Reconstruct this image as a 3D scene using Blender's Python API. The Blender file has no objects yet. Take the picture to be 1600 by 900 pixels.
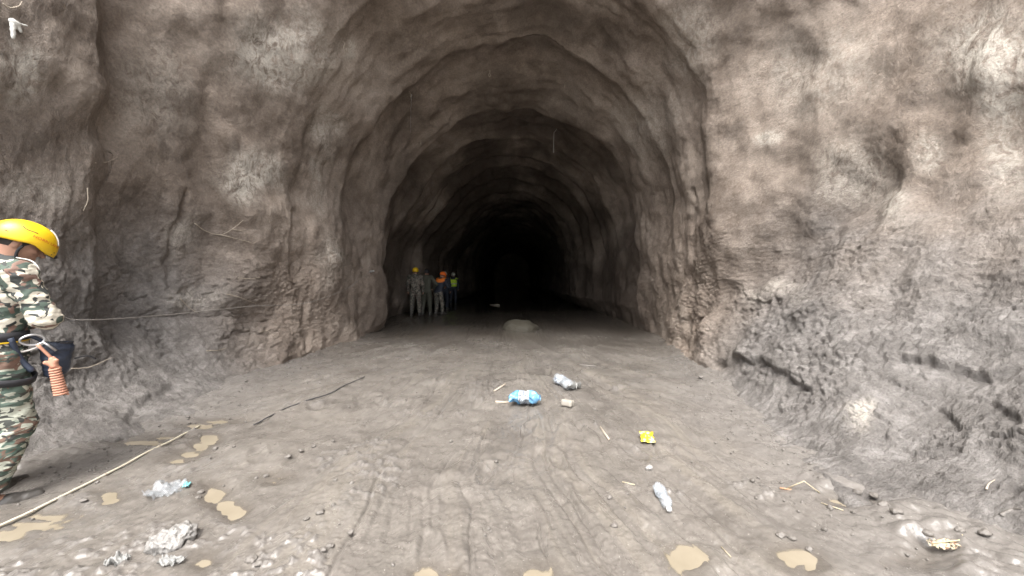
import bpy, math, time
import numpy as np
T0 = time.time()
R = math.radians
sc = bpy.context.scene
col = sc.collection

# ------------------------------------------------------------------ camera
PW, PH, F, CAMZ = 1600, 900, 600.0, 1.42
PITCH = math.atan(16.0 / F)
cam = bpy.data.cameras.new('camera')
cam.sensor_width = 36.0
cam.lens = 36.0 * F / PW
cam.clip_start = 0.05
cam.clip_end = 500
cam_o = bpy.data.objects.new('camera', cam)
cam_o.location = (0, 0, CAMZ)
cam_o.rotation_euler = (math.pi / 2 - PITCH, 0, 0)
col.objects.link(cam_o)
sc.camera = cam_o

# ------------------------------------------------------------------ sky, sun, exposure
SUN_EL, SUN_AZ = 62.0, 196.0          # overcast: high, behind the camera, very soft
world = bpy.data.worlds.new('World')
sc.world = world
world.use_nodes = True
wn = world.node_tree
for n in list(wn.nodes):
    wn.nodes.remove(n)
sky = wn.nodes.new('ShaderNodeTexSky')
sky.sky_type = 'NISHITA'
sky.sun_disc = False
sky.sun_elevation = R(SUN_EL)
sky.sun_rotation = R(SUN_AZ)
sky.air_density = 1.0
sky.dust_density = 5.0
sky.ozone_density = 1.0
hs = wn.nodes.new('ShaderNodeHueSaturation')      # cloud cover greys the blue out
hs.inputs['Saturation'].default_value = 0.26
bg = wn.nodes.new('ShaderNodeBackground')
bg.inputs['Strength'].default_value = 0.15
wo = wn.nodes.new('ShaderNodeOutputWorld')
wn.links.new(sky.outputs[0], hs.inputs['Color'])
wn.links.new(hs.outputs[0], bg.inputs['Color'])
wn.links.new(bg.outputs[0], wo.inputs['Surface'])
sun = bpy.data.lights.new('sun', 'SUN')
sun.energy = 1.15
sun.angle = R(35)
sun.color = (1.0, 0.96, 0.9)
sun_o = bpy.data.objects.new('sun', sun)
sun_o.rotation_euler = (R(90 - SUN_EL), 0, R(180 - SUN_AZ))
sun_o.location = (0, -10, 20)
col.objects.link(sun_o)
sc.view_settings.view_transform = 'Standard'
sc.view_settings.look = 'None'
sc.view_settings.gamma = 1
sc.view_settings.use_curve_mapping = False
sc.view_settings.exposure = 2.15
sc.cycles.max_bounces = 6
sc.cycles.diffuse_bounces = 2
sc.cycles.glossy_bounces = 3
sc.cycles.transmission_bounces = 4
sc.cycles.use_denoising = True

# ------------------------------------------------------------------ pixel helpers
CP, SP = math.cos(PITCH), math.sin(PITCH)
def project(P):
    P = np.asarray(P, float)
    dep = P[..., 1] * CP - (P[..., 2] - CAMZ) * SP
    up = P[..., 1] * SP + (P[..., 2] - CAMZ) * CP
    dep = np.where(np.abs(dep) < 1e-6, 1e-6, dep)
    return PW / 2 + F * P[..., 0] / dep, PH / 2 - F * up / dep, dep
def ray(px, py):
    a, b = (px - PW / 2) / F, (PH / 2 - py) / F
    return np.array([a, CP + b * SP, -SP + b * CP])
def at(px, py, y):                         # the point of that view line at distance y into the scene
    r = ray(px, py)
    return np.array([0, 0, CAMZ]) + r * (y / r[1])
def on_floor(px, py, z=0.0):
    r = ray(px, py)
    return np.array([0, 0, CAMZ]) + r * ((z - CAMZ) / r[2])

# ------------------------------------------------------------------ noise
rng = np.random.default_rng(7)
_perm = rng.permutation(256).astype(np.int32)
_perm = np.concatenate([_perm, _perm, _perm])
_g = rng.normal(size=(256, 3)).astype(np.float32)
_g /= np.linalg.norm(_g, axis=1, keepdims=True)
def noise(x, y, z):
    x, y, z = (np.asarray(v, np.float32) for v in np.broadcast_arrays(x, y, z))
    xi, yi, zi = np.floor(x), np.floor(y), np.floor(z)
    fx, fy, fz = x - xi, y - yi, z - zi
    xi = xi.astype(np.int32) & 255; yi = yi.astype(np.int32) & 255; zi = zi.astype(np.int32) & 255
    u = fx * fx * fx * (fx * (fx * 6 - 15) + 10)
    v = fy * fy * fy * (fy * (fy * 6 - 15) + 10)
    w = fz * fz * fz * (fz * (fz * 6 - 15) + 10)
    def gr(a, b, c):
        h = _perm[_perm[_perm[xi + a] + yi + b] + zi + c]
        g = _g[h]
        return g[..., 0] * (fx - a) + g[..., 1] * (fy - b) + g[..., 2] * (fz - c)
    x00 = gr(0, 0, 0); x00 += u * (gr(1, 0, 0) - x00)
    x10 = gr(0, 1, 0); x10 += u * (gr(1, 1, 0) - x10)
    x00 += v * (x10 - x00)
    x01 = gr(0, 0, 1); x01 += u * (gr(1, 0, 1) - x01)
    x11 = gr(0, 1, 1); x11 += u * (gr(1, 1, 1) - x11)
    x01 += v * (x11 - x01)
    return (x00 + w * (x01 - x00)) * 1.6
def fbm(x, y, z, o=3, g=0.5):
    s, a = 0, 1.0
    for k in range(o):
        s = s + a * noise(x + 17.3 * k, y + 5.1 * k, z + 9.7 * k)
        x, y, z, a = x * 2.03, y * 2.03, z * 2.03, a * g
    return s
def sstep(a, b, x):
    t = np.clip((x - a) / (b - a), 0, 1)
    return t * t * (3 - 2 * t)

# ------------------------------------------------------------------ mesh helpers
def mesh_np(name, V, Q, smooth=True):
    """mesh from arrays: V (n,3), Q (m,3 or 4)"""
    me = bpy.data.meshes.new(name)
    V = np.ascontiguousarray(V, np.float32); Q = np.ascontiguousarray(Q, np.int32)
    k = Q.shape[1]
    me.vertices.add(len(V)); me.vertices.foreach_set('co', V.ravel())
    me.loops.add(Q.size); me.loops.foreach_set('vertex_index', Q.ravel())
    me.polygons.add(len(Q))
    me.polygons.foreach_set('loop_start', np.arange(0, Q.size, k, dtype=np.int32))
    me.polygons.foreach_set('loop_total', np.full(len(Q), k, np.int32))
    me.polygons.foreach_set('use_smooth', np.full(len(Q), smooth, bool))
    me.update(calc_edges=True)
    return me
def grid_quads(nr, nc, wrap=False):
    i = np.arange(nr * nc).reshape(nr, nc)
    if wrap:
        i = np.concatenate([i, i[:, :1]], 1)
    return np.stack([i[:-1, :-1], i[:-1, 1:], i[1:, 1:], i[1:, :-1]], -1).reshape(-1, 4)
def obj(name, me, mat=None, parent=None, label=None, cat=None, group=None, kind=None, loc=None):
    o = bpy.data.objects.new(name, me)
    col.objects.link(o)
    if mat is not None and me is not None and len(me.materials) == 0:
        me.materials.append(mat)
    if parent is not None:
        o.parent = parent
    if loc is not None:
        o.location = loc
    if label: o['label'] = label
    if cat: o['category'] = cat
    if group: o['group'] = group
    if kind: o['kind'] = kind
    return o
def recentre(V, base):
    return np.asarray(V) - np.asarray(base)[None]
def tube_arrays(P, rad, n=8, cap=True):
    P = np.asarray(P, float); m = len(P)
    rad = np.broadcast_to(np.asarray(rad, float), (m,))
    T = np.gradient(P, axis=0); T /= np.linalg.norm(T, axis=1, keepdims=True) + 1e-9
    ref = np.array([0.13, 0.21, 1.0]) if abs(T[0] @ np.array([0, 0, 1])) < 0.9 else np.array([1.0, 0.1, 0.2])
    V = []
    N = ref - T[0] * (ref @ T[0]); N /= np.linalg.norm(N)
    for k in range(m):
        N = N - T[k] * (N @ T[k]); N /= np.linalg.norm(N) + 1e-9
        B = np.cross(T[k], N)
        a = np.arange(n) * 2 * math.pi / n
        V.append(P[k] + rad[k] * (np.cos(a)[:, None] * N + np.sin(a)[:, None] * B))
    V = np.concatenate(V)
    Q = grid_quads(m, n, True)
    if cap:                        # closing fans as degenerate-free quads round a centre point
        c0, c1 = len(V), len(V) + 1
        V = np.concatenate([V, P[:1], P[-1:]])
        i = np.arange(0, n, 2)
        Q = np.concatenate([Q, np.stack([np.full(len(i), c0), (i + 2) % n, (i + 1) % n, i], 1),
                            np.stack([np.full(len(i), c1), (m - 1) * n + i, (m - 1) * n + (i + 1) % n, (m - 1) * n + (i + 2) % n], 1)])
    return V, Q
def spline(pts, n=24):
    P = np.asarray(pts, float)
    if len(P) < 3:
        return P[0] + (P[-1] - P[0]) * np.linspace(0, 1, n)[:, None]
    E = np.concatenate([[2 * P[0] - P[1]], P, [2 * P[-1] - P[-2]]])
    out = []
    ts = np.linspace(0, len(P) - 1 - 1e-6, n)
    for t in ts:
        k = int(t); f = t - k
        p0, p1, p2, p3 = E[k], E[k + 1], E[k + 2], E[k + 3]
        out.append(0.5 * ((2 * p1) + (-p0 + p2) * f + (2 * p0 - 5 * p1 + 4 * p2 - p3) * f * f + (-p0 + 3 * p1 - 3 * p2 + p3) * f ** 3))
    return np.array(out)
def merge(parts):
    V, Q, k = [], [], 0
    for v, q in parts:
        V.append(v); Q.append(q + k); k += len(v)
    return np.concatenate(V), np.concatenate(Q)

# --- smooth solids: distance field on a grid -> one continuous quad surface
def sdf_mesh(prims, h, k=0.03, pad=0.04, disp=None):
    """prims: ('cone',a,b,ra,rb[,k]) ('ell',c,r,rot) ('cut',p,n) ('sub',a,b,r)"""
    lo, hi = np.full(3, 1e9), np.full(3, -1e9)
    for p in prims:
        if p[0] == 'cone':
            r = max(p[3], p[4])
            lo = np.minimum(lo, np.minimum(p[1], p[2]) - r); hi = np.maximum(hi, np.maximum(p[1], p[2]) + r)
        elif p[0] == 'ell':
            r = max(p[2]); lo = np.minimum(lo, np.array(p[1]) - r); hi = np.maximum(hi, np.array(p[1]) + r)
    lo = lo - pad; hi = hi + pad
    n = np.ceil((hi - lo) / h).astype(int) + 1
    ax = [lo[i] + h * np.arange(n[i]) for i in range(3)]
    D = np.full(n, 1.0, np.float32)
    def box(a, b):
        return tuple(slice(max(0, int((a[i] - lo[i]) / h)), min(n[i], int((b[i] - lo[i]) / h) + 2)) for i in range(3))
    def coords(s):
        return np.stack(np.meshgrid(ax[0][s[0]], ax[1][s[1]], ax[2][s[2]], indexing='ij'), -1)
    for p in prims:
        if p[0] == 'cone':
            a, b = np.array(p[1], float), np.array(p[2], float); r = max(p[3], p[4]); kk = p[5] if len(p) > 5 else k
            s = box(np.minimum(a, b) - r - kk - 3 * h, np.maximum(a, b) + r + kk + 3 * h)
            X = coords(s); ab = b - a; L = ab @ ab + 1e-12
            t = np.clip(((X - a) @ ab) / L, 0, 1)
            d = np.linalg.norm(X - a - t[..., None] * ab, axis=-1) - (p[3] + (p[4] - p[3]) * t)
        elif p[0] == 'ell':
            c, r = np.array(p[1], float), np.array(p[2], float); kk = p[4] if len(p) > 4 else k
            s = box(c - r.max() - kk - 3 * h, c + r.max() + kk + 3 * h)
            X = coords(s) - c
            if len(p) > 3 and p[3] is not None:
                X = X @ p[3]
            k0 = np.linalg.norm(X / r, axis=-1); k1 = np.linalg.norm(X / (r * r), axis=-1) + 1e-9
            d = k0 * (k0 - 1) / k1
        elif p[0] == 'cut':
            s = (slice(None),) * 3
            X = coords(s)
            D[...] = np.maximum(D, ((X - np.array(p[1])) @ np.array(p[2])).astype(np.float32)); continue
        elif p[0] == 'sub':
            a, b = np.array(p[1], float), np.array(p[2], float); r = p[3]
            s = box(np.minimum(a, b) - r - 3 * h, np.maximum(a, b) + r + 3 * h)
            X = coords(s); ab = b - a; L = ab @ ab + 1e-12
            t = np.clip(((X - a) @ ab) / L, 0, 1)
            d = np.linalg.norm(X - a - t[..., None] * ab, axis=-1) - r
            D[s] = np.maximum(D[s], -d); continue
        e = D[s]; d = d.astype(np.float32)
        hh = np.clip(0.5 + 0.5 * (e - d) / kk, 0, 1)
        D[s] = e * (1 - hh) + d * hh - kk * hh * (1 - hh)
    return surface_nets(D, lo, h, disp)
def surface_nets(D, lo, h, disp=None):
    S = D < 0
    c = S[:-1, :-1, :-1].astype(np.int8)
    tot = sum(S[a:S.shape[0] - 1 + a, b:S.shape[1] - 1 + b, e:S.shape[2] - 1 + e].astype(np.int8) for a in (0, 1) for b in (0, 1) for e in (0, 1))
    I = np.argwhere((tot > 0) & (tot < 8))
    idx = np.full(tot.shape, -1, np.int32); idx[tuple(I.T)] = np.arange(len(I))
    acc = np.zeros((len(I), 3)); cnt = np.zeros(len(I))
    corners = [(a, b, e) for a in (0, 1) for b in (0, 1) for e in (0, 1)]
    val = {q: D[I[:, 0] + q[0], I[:, 1] + q[1], I[:, 2] + q[2]] for q in corners}
    for q in corners:
        for ax_ in range(3):
            if q[ax_] == 0:
                p = list(q); p[ax_] = 1; p = tuple(p)
                va, vb = val[q], val[p]
                m = (va < 0) != (vb < 0)
                t = va[m] / (va[m] - vb[m])
                pt = np.tile(np.array(q, float), (m.sum(), 1)); pt[:, ax_] = t
                acc[m] += pt; cnt[m] += 1
    V = lo + h * (I + acc / cnt[:, None])
    Q = []
    for ax_ in range(3):
        u, v = (ax_ + 1) % 3, (ax_ + 2) % 3
        a = [slice(None)] * 3; b = [slice(None)] * 3
        a[ax_] = slice(0, -1); b[ax_] = slice(1, None)
        E = np.argwhere(S[tuple(a)] != S[tuple(b)])
        E = E[(E[:, u] > 0) & (E[:, v] > 0) & (E[:, u] < S.shape[u] - 1) & (E[:, v] < S.shape[v] - 1)]
        ins = S[tuple(E.T)]
        def cell(du, dv):
            c_ = E.copy(); c_[:, u] += du; c_[:, v] += dv
            return idx[tuple(c_.T)]
        q = np.stack([cell(-1, -1), cell(0, -1), cell(0, 0), cell(-1, 0)], 1)
        q[~ins] = q[~ins][:, ::-1]
        Q.append(q)
    Q = np.concatenate(Q)
    Q = Q[(Q >= 0).all(1)]
    if disp is not None:
        N = vnormals(V, Q)
        V = V + N * disp(V, N)[:, None]
    return V, Q
def vnormals(V, Q):
    fn = np.cross(V[Q[:, 2]] - V[Q[:, 0]], V[Q[:, 3]] - V[Q[:, 1]])
    N = np.zeros_like(V)
    for i in range(4):
        for a in range(3):
            N[:, a] += np.bincount(Q[:, i], fn[:, a], len(V))
    return N / (np.linalg.norm(N, axis=1, keepdims=True) + 1e-12)

# ------------------------------------------------------------------ materials
class NT:
    def __init__(s, name):
        s.m = bpy.data.materials.new(name); s.m.use_nodes = True
        s.t = s.m.node_tree; s.b = s.t.nodes['Principled BSDF']
    def n(s, kind, **kw):
        x = s.t.nodes.new('ShaderNode' + kind)
        for k, v in kw.items():
            if k in x.inputs.keys() if hasattr(x.inputs, 'keys') else False:
                x.inputs[k].default_value = v
            else:
                setattr(x, k, v)
        return x
    def l(s, a, b): s.t.links.new(a, b)
    def coord(s, scale=(1, 1, 1), kind='Object', rot=(0, 0, 0)):
        c = s.n('TexCoord'); m = s.n('Mapping'); m.inputs['Scale'].default_value = scale; m.inputs['Rotation'].default_value = rot
        s.l(c.outputs[kind], m.inputs[0]); return m.outputs[0]
    def noise(s, vec, scale, detail=4, rough=0.55, dist=0.0):
        x = s.n('TexNoise'); x.inputs['Scale'].default_value = scale; x.inputs['Detail'].default_value = detail
        x.inputs['Roughness'].default_value = rough; x.inputs['Distortion'].default_value = dist
        s.l(vec, x.inputs['Vector']); return x.outputs['Fac']
    def ramp(s, fac, stops, const=False):
        r = s.n('ValToRGB'); e = r.color_ramp.elements
        if const: r.color_ramp.interpolation = 'CONSTANT'
        while len(e) < len(stops): e.new(0.5)
        for el, (p, c) in zip(e, stops):
            el.position = p; el.color = (*c, 1) if len(c) == 3 else c
        s.l(fac, r.inputs[0]); return r.outputs[0]
    def mix(s, fac, a, b, mode='MIX'):
        x = s.n('Mix'); x.data_type = 'RGBA'; x.blend_type = mode
        for sock, v in ((x.inputs[0], fac), (x.inputs[6], a), (x.inputs[7], b)):
            if hasattr(v, 'links'): s.l(v, sock)
            elif isinstance(v, (int, float)): sock.default_value = v
            else: sock.default_value = (*v, 1)
        return x.outputs[2]
    def math(s, op, a, b=0.0, c=None):
        x = s.n('Math'); x.operation = op
        for i, v in enumerate((a, b) + ((c,) if c is not None else ())):
            if hasattr(v, 'links'): s.l(v, x.inputs[i])
            else: x.inputs[i].default_value = v
        return x.outputs[0]
    def bump(s, height, strength=0.5, dist=0.01, prev=None):
        b = s.n('Bump'); b.inputs['Strength'].default_value = strength; b.inputs['Distance'].default_value = dist
        s.l(height, b.inputs['Height'])
        if prev is not None: s.l(prev, b.inputs['Normal'])
        return b.outputs[0]
    def out(s, color=None, rough=None, normal=None, **kw):
        for nm, v in (('Base Color', color), ('Roughness', rough), ('Normal', normal)) + tuple(kw.items()):
            if v is None: continue
            i = s.b.inputs[nm]
            if hasattr(v, 'links'): s.l(v, i)
            elif isinstance(v, tuple): i.default_value = (*v, 1) if len(v) == 3 else v
            else: i.default_value = v
        return s.m
def plain(name, c, rough=0.6, var=0.15, scale=30, bump=0.2, dist=0.003, **kw):
    m = NT(name); v = m.coord()
    f = m.noise(v, scale, 4)
    cc = m.mix(f, tuple(x * (1 - var) for x in c), tuple(min(1, x * (1 + var)) for x in c))
    return m.out(cc, rough, m.bump(m.noise(v, scale * 2.5, 3), bump, dist), **kw)

def rock_material():
    m = NT('rock_and_mud'); v = m.coord()
    at_ = m.n('Attribute'); at_.attribute_name = 'stain_shade'
    sep = m.n('SeparateColor'); m.l(at_.outputs['Color'], sep.inputs[0])
    pale, grey, dark = sep.outputs[0], sep.outputs[1], sep.outputs[2]
    n1 = m.noise(v, 0.9, 6, 0.6, 0.4); n2 = m.noise(v, 5, 8, 0.68, 0.15); n3 = m.noise(v, 34, 6, 0.72)
    brown = m.ramp(n1, [(0.36, (0.155, 0.121, 0.095)), (0.5, (0.26, 0.21, 0.172)), (0.64, (0.375, 0.315, 0.265))])
    brown = m.mix(m.math('MULTIPLY', n2, 0.6), brown, m.ramp(n2, [(0.38, (0.13, 0.1, 0.078)), (0.62, (0.4, 0.34, 0.29))]))
    gr = m.ramp(n2, [(0.34, (0.13, 0.12, 0.112)), (0.5, (0.195, 0.181, 0.17)), (0.66, (0.28, 0.263, 0.25))])
    c = m.mix(grey, brown, gr)
    c = m.mix(m.math('MULTIPLY', dark, 0.85), c, (0.058, 0.043, 0.033))  # dark stains, and tunnel shade painted into the rock colour
    pm = m.math('MULTIPLY', pale, m.ramp(m.noise(m.coord((1, 1, 0.6)), 9, 7, 0.68, 1.6), [(0.38, (0, 0, 0)), (0.56, (1, 1, 1))]))
    c = m.mix(pm, c, (0.56, 0.52, 0.46))
    fl = m.ramp(m.noise(v, 55, 3, 0.6), [(0.66, (0, 0, 0)), (0.72, (1, 1, 1))])
    c = m.mix(m.math('MULTIPLY', fl, 0.35), c, (0.4, 0.37, 0.34))
    c = m.mix(0.5, c, m.ramp(n3, [(0.33, (0.55, 0.55, 0.55)), (0.67, (1.45, 1.45, 1.45))]), 'MULTIPLY')
    h1 = m.noise(v, 20, 8, 0.72, 0.0)
    vs = m.coord((38, 38, 5)); h2 = m.noise(vs, 1.0, 4, 0.6, 0.5)
    nrm = m.bump(h1, 0.6, 0.05)
    nrm = m.bump(m.noise(v, 80, 4, 0.7), 0.7, 0.016, nrm)
    nrm = m.bump(h2, 0.12, 0.02, nrm)
    rough = m.ramp(m.noise(v, 3.0, 5, 0.6), [(0.35, (0.5, 0.5, 0.5)), (0.65, (0.85, 0.85, 0.85))])
    return m.out(c, rough, nrm, **{'Specular IOR Level': 0.35})
def ground_material():
    m = NT('wet_mud'); v = m.coord()
    at_ = m.n('Attribute'); at_.attribute_name = 'stain_shade'
    sep = m.n('SeparateColor'); m.l(at_.outputs['Color'], sep.inputs[0])
    tan, clod, wet_shade = sep.outputs[0], sep.outputs[1], sep.outputs[2]
    n1 = m.noise(v, 1.6, 6, 0.6, 0.5); n2 = m.noise(v, 9, 6, 0.65, 0.8); n3 = m.noise(v, 60, 4, 0.7)
    c = m.ramp(n1, [(0.3, (0.092, 0.083, 0.074)), (0.52, (0.13, 0.118, 0.106)), (0.72, (0.172, 0.158, 0.142))])
    c = m.mix(m.math('MULTIPLY', n2, 0.5), c, m.ramp(n2, [(0.35, (0.085, 0.077, 0.069)), (0.65, (0.185, 0.169, 0.152))]))
    c = m.mix(tan, c, (0.175, 0.157, 0.132))
    c = m.mix(clod, c, (0.14, 0.13, 0.121))
    c = m.mix(wet_shade, c, (0.06, 0.05, 0.04))  # wet mud tone, also painting the bore's shade onto the floor
    c = m.mix(0.4, c, m.ramp(n3, [(0.3, (0.6, 0.6, 0.6)), (0.7, (1.3, 1.3, 1.3))]), 'MULTIPLY')
    sp = m.ramp(m.noise(v, 85, 2, 0.5), [(0.7, (0, 0, 0)), (0.75, (1, 1, 1))])
    c = m.mix(m.math('MULTIPLY', sp, 0.4), c, (0.5, 0.47, 0.42))
    nrm = m.bump(m.noise(v, 30, 6, 0.65, 0.2), 0.28, 0.02)
    r0 = m.ramp(m.noise(v, 2.2, 5, 0.6, 0.6), [(0.35, (0.15, 0.15, 0.15)), (0.62, (0.36, 0.36, 0.36))])
    r = m.mix(wet_shade, r0, (0.16, 0.16, 0.16))
    return m.out(c, r, nrm, **{'Specular IOR Level': 0.5})
M_ROCK, M_MUD = rock_material(), ground_material()
def puddle_material():
    m = NT('turbid_water'); v = m.coord()
    c = m.ramp(m.noise(v, 6, 4), [(0.3, (0.2, 0.172, 0.127)), (0.7, (0.24, 0.208, 0.158))])
    da = m.n('Attribute'); da.attribute_name = 'water_depth'       # turbid: the deeper, the less of the bed shows
    al = m.math('MULTIPLY', m.math('ADD', da.outputs['Fac'], 0.0015), 330.0)
    al = m.math('MINIMUM', m.math('MAXIMUM', al, 0.0), 0.95)
    return m.out(c, 0.05, m.bump(m.noise(v, 25, 3), 0.04, 0.004), Alpha=al, **{'Specular IOR Level': 0.5})
M_PUDDLE = puddle_material()
m_ = NT('dark_water'); M_FLOOD = m_.out((0.035, 0.03, 0.024), 0.05, m_.bump(m_.noise(m_.coord((1, 3, 1)), 3, 3), 0.12, 0.02))

def camo(name, cols, scale, stretch=(1, 1, 1), dirt=0.15):
    m = NT(name); v = m.coord(stretch)
    light, green, brown, black = cols
    a = m.noise(v, scale, 2, 0.45, 1.2)
    o2 = m.n('Mapping'); o2.inputs['Location'].default_value = (7.3, 3.1, 9.2); m.l(v, o2.inputs[0])
    b = m.noise(o2.outputs[0], scale * 1.15, 2, 0.45, 1.4)
    o3 = m.n('Mapping'); o3.inputs['Location'].default_value = (1.3, 13.1, 4.2); m.l(v, o3.inputs[0])
    d = m.noise(o3.outputs[0], scale * 1.3, 2, 0.5, 1.6)
    c = m.mix(m.ramp(a, [(0.51, (0, 0, 0)), (0.525, (1, 1, 1))]), light, green)
    c = m.mix(m.ramp(b, [(0.565, (0, 0, 0)), (0.58, (1, 1, 1))]), c, brown)
    c = m.mix(m.ramp(d, [(0.56, (0, 0, 0)), (0.575, (1, 1, 1))]), c, black)
    f = m.noise(m.coord(), 160, 3, 0.6)
    c = m.mix(0.35, c, m.ramp(f, [(0.3, (0.7, 0.7, 0.7)), (0.7, (1.2, 1.2, 1.2))]), 'MULTIPLY')
    c = m.mix(m.math('MULTIPLY', m.noise(m.coord(), 4, 4), dirt * 2), c, (0.17, 0.15, 0.13))
    nr = m.bump(m.noise(m.coord(), 300, 2), 0.2, 0.002)
    return m.out(c, 0.85, m.bump(m.noise(m.coord((1, 1, 2.2)), 14, 3, 0.5, 0.8), 0.35, 0.02, nr))
M_CAMO = camo('woodland_camouflage_cloth', ((0.58, 0.54, 0.45), (0.06, 0.09, 0.072), (0.19, 0.115, 0.09), (0.03, 0.036, 0.036)), 6.2, (1, 1, 1.35), 0.08)
M_CAMO_LEG = camo('striped_camouflage_cloth', ((0.44, 0.46, 0.38), (0.05, 0.1, 0.078), (0.15, 0.085, 0.06), (0.02, 0.03, 0.028)), 7.0, (1, 1, 2.2), 0.2)
M_SKIN = plain('skin', (0.36, 0.2, 0.14), 0.5, 0.12, 25, 0.15, 0.002)
M_HAIR = plain('black_hair', (0.018, 0.014, 0.012), 0.55, 0.3, 120, 0.5, 0.003)
M_YEL = plain('yellow_helmet_plastic', (0.72, 0.46, 0.012), 0.42, 0.14, 9, 0.08, 0.003)
M_BLACK = plain('black_webbing', (0.022, 0.022, 0.026), 0.7, 0.3, 120, 0.3, 0.002)
M_NAVY = plain('dark_blue_nylon', (0.03, 0.04, 0.065), 0.5, 0.3, 20, 0.4, 0.01)
M_RED = plain('red_print', (0.55, 0.09, 0.02), 0.5, 0.2, 90, 0.0)
M_STEEL = plain('brushed_aluminium', (0.5, 0.5, 0.51), 0.3, 0.1, 60, 0.05, 0.001, Metallic=0.75)
M_WHITECORD = plain('white_cord', (0.5, 0.48, 0.45), 0.75, 0.15, 150, 0.3, 0.002)
M_ORANGECORD = plain('faded_orange_cord', (0.5, 0.25, 0.17), 0.8, 0.2, 180, 0.4, 0.002)
M_BOOT = plain('muddy_black_leather', (0.06, 0.055, 0.05), 0.55, 0.8, 18, 0.5, 0.006)
M_TWIG = plain('pale_root', (0.36, 0.31, 0.25), 0.8, 0.3, 60, 0.5, 0.003)
M_STONE = plain('grey_stone', (0.24, 0.225, 0.205), 0.75, 0.3, 25, 0.6, 0.01)
M_CLOD = plain('mud_clod', (0.12, 0.109, 0.098), 0.6, 0.3, 25, 0.7, 0.01)

print('setup', round(time.time() - T0, 1))

# ================================================================== rock cutting and tunnel
LIP = 6.3
HW, ZS, ZC = 3.55, 2.0, 5.85
def profile(nc):
    a = np.linspace(0, math.pi, 600)
    arch = np.stack([-HW * np.cos(a), ZS + (ZC - ZS) * np.sin(a)], 1)
    wz = np.linspace(-0.6, ZS, 300)[:-1]
    L = np.stack([np.full_like(wz, -HW), wz], 1)
    Rr = np.stack([np.full_like(wz, HW), wz[::-1]], 1)
    P = np.concatenate([L, arch, Rr])
    seg = np.linalg.norm(np.diff(P, axis=0), axis=1)
    mid = (P[1:] + P[:-1]) / 2
    wgt = np.where(mid[:, 1] < 2.4, 1.75, 1.0)
    s = np.concatenate([[0], np.cumsum(seg * wgt)])
    t = np.linspace(0, s[-1], nc)
    X = np.interp(t, s, P[:, 0]); Z = np.interp(t, s, P[:, 1])
    T = np.stack([np.gradient(X), np.gradient(Z)], 1); T /= np.linalg.norm(T, axis=1, keepdims=True)
    N = np.stack([-T[:, 1], T[:, 0]], 1)
    return X, Z, N
NC = 1100
PX_, PZ_, PN_ = profile(NC)
upn = np.clip(PN_[:, 1], 0, 1)
# inner rows, deep to lip
NI, NO, NB = 280, 380, 56
di = 1.0 / np.linspace(1 / 62.0, 1 / LIP, NI)
inner = np.zeros((NI, NC, 3))
inner[..., 0] = PX_[None]; inner[..., 1] = di[:, None]; inner[..., 2] = PZ_[None]
# excavation rounds: each narrows inwards then steps back out
def rounds(d, th, seed=0.0):
    edges = np.array([6.0, 7.9, 10.0, 11.9, 13.7, 14.9, 16.0, 17.4, 18.8, 20.2, 21.6, 23, 24.5, 26, 27.5, 29, 31, 33, 35, 37, 39, 41, 44, 47, 50, 54, 58, 63])
    w = d + 0.45 * noise(th * 1.1, d * 0.25, seed) + 0.10 * noise(th * 4, d * 0.6, seed + 4)
    k = np.clip(np.searchsorted(edges, w), 1, len(edges) - 1)
    a, b = edges[k - 1], edges[k]
    f = np.clip((w - a) / (b - a), 0, 1)
    amp = np.array([0.2, 0.12, 0.42, 0.2, 0.46, 0.22, 0.32, 0.2, 0.34] + [0.26] * 30)[k - 1]
    amp = amp * (1 + 0.5 * noise(th * 2.2, k * 3.7, 1.0))
    prof = np.where(f < 0.2, sstep(0, 0.2, f), 1 - ((f - 0.2) / 0.8) ** 1.15)
    return amp * prof * 1.25 - 0.16
TH = np.linspace(0, 1, NC) * 16.0
r = rounds(inner[..., 1], TH[None].repeat(NI, 0) * 0.45)
r *= (0.45 + 0.55 * upn[None]) * sstep(6.2, 7.2, di)[:, None]
qf = np.clip((10.6 - di) / (10.6 - LIP), 0, 1)
fl = (0.95 * upn[None] ** 1.5) * (qf ** 1.25)[:, None] + 0.32 * (1 - upn[None]) * (qf ** 2.6)[:, None] - (0.45 * sstep(13.5, 19, di))[:, None] - 0.22 * (1 - upn[None]) * sstep(8.0, 10.5, di)[:, None]
rad = r + fl
inner[..., 0] += PN_[None, :, 0] * rad; inner[..., 2] += PN_[None, :, 1] * rad
# outer rows, lip to the camera and past it
dside = 1.0 / np.linspace(1 / LIP, 1 / 1.9, NO + 1)[1:]
ds = np.concatenate([LIP - dside, (LIP - 1.9) + 11 * (np.linspace(0, 1, NB + 1)[1:]) ** 1.4])
s_prev = np.concatenate([[0], ds[:-1]])
step = ds - s_prev
side_a = R(7) + R(20) * np.exp(-((ds - 0.7) / 0.9) ** 2)
crown_a = np.full_like(ds, R(66)) - R(26) * np.exp(-(ds / 0.9) ** 2)
wgt = sstep(0.2, 0.97, upn)
alpha = side_a[:, None] * (1 - wgt[None]) + crown_a[:, None] * wgt[None]
outw = np.cumsum(np.sin(alpha) * step[:, None], 0)
back = np.cumsum(np.cos(alpha) * step[:, None], 0)
lip = inner[-1]
outer = np.zeros((len(ds), NC, 3))
outer[..., 0] = lip[None, :, 0] + PN_[None, :, 0] * outw
outer[..., 1] = LIP - back
outer[..., 2] = lip[None, :, 2] + PN_[None, :, 1] * outw
G = np.concatenate([inner, outer], 0)                # deep .. camera
X, Y, Z = G[..., 0].copy(), G[..., 1].copy(), G[..., 2].copy()
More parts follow.
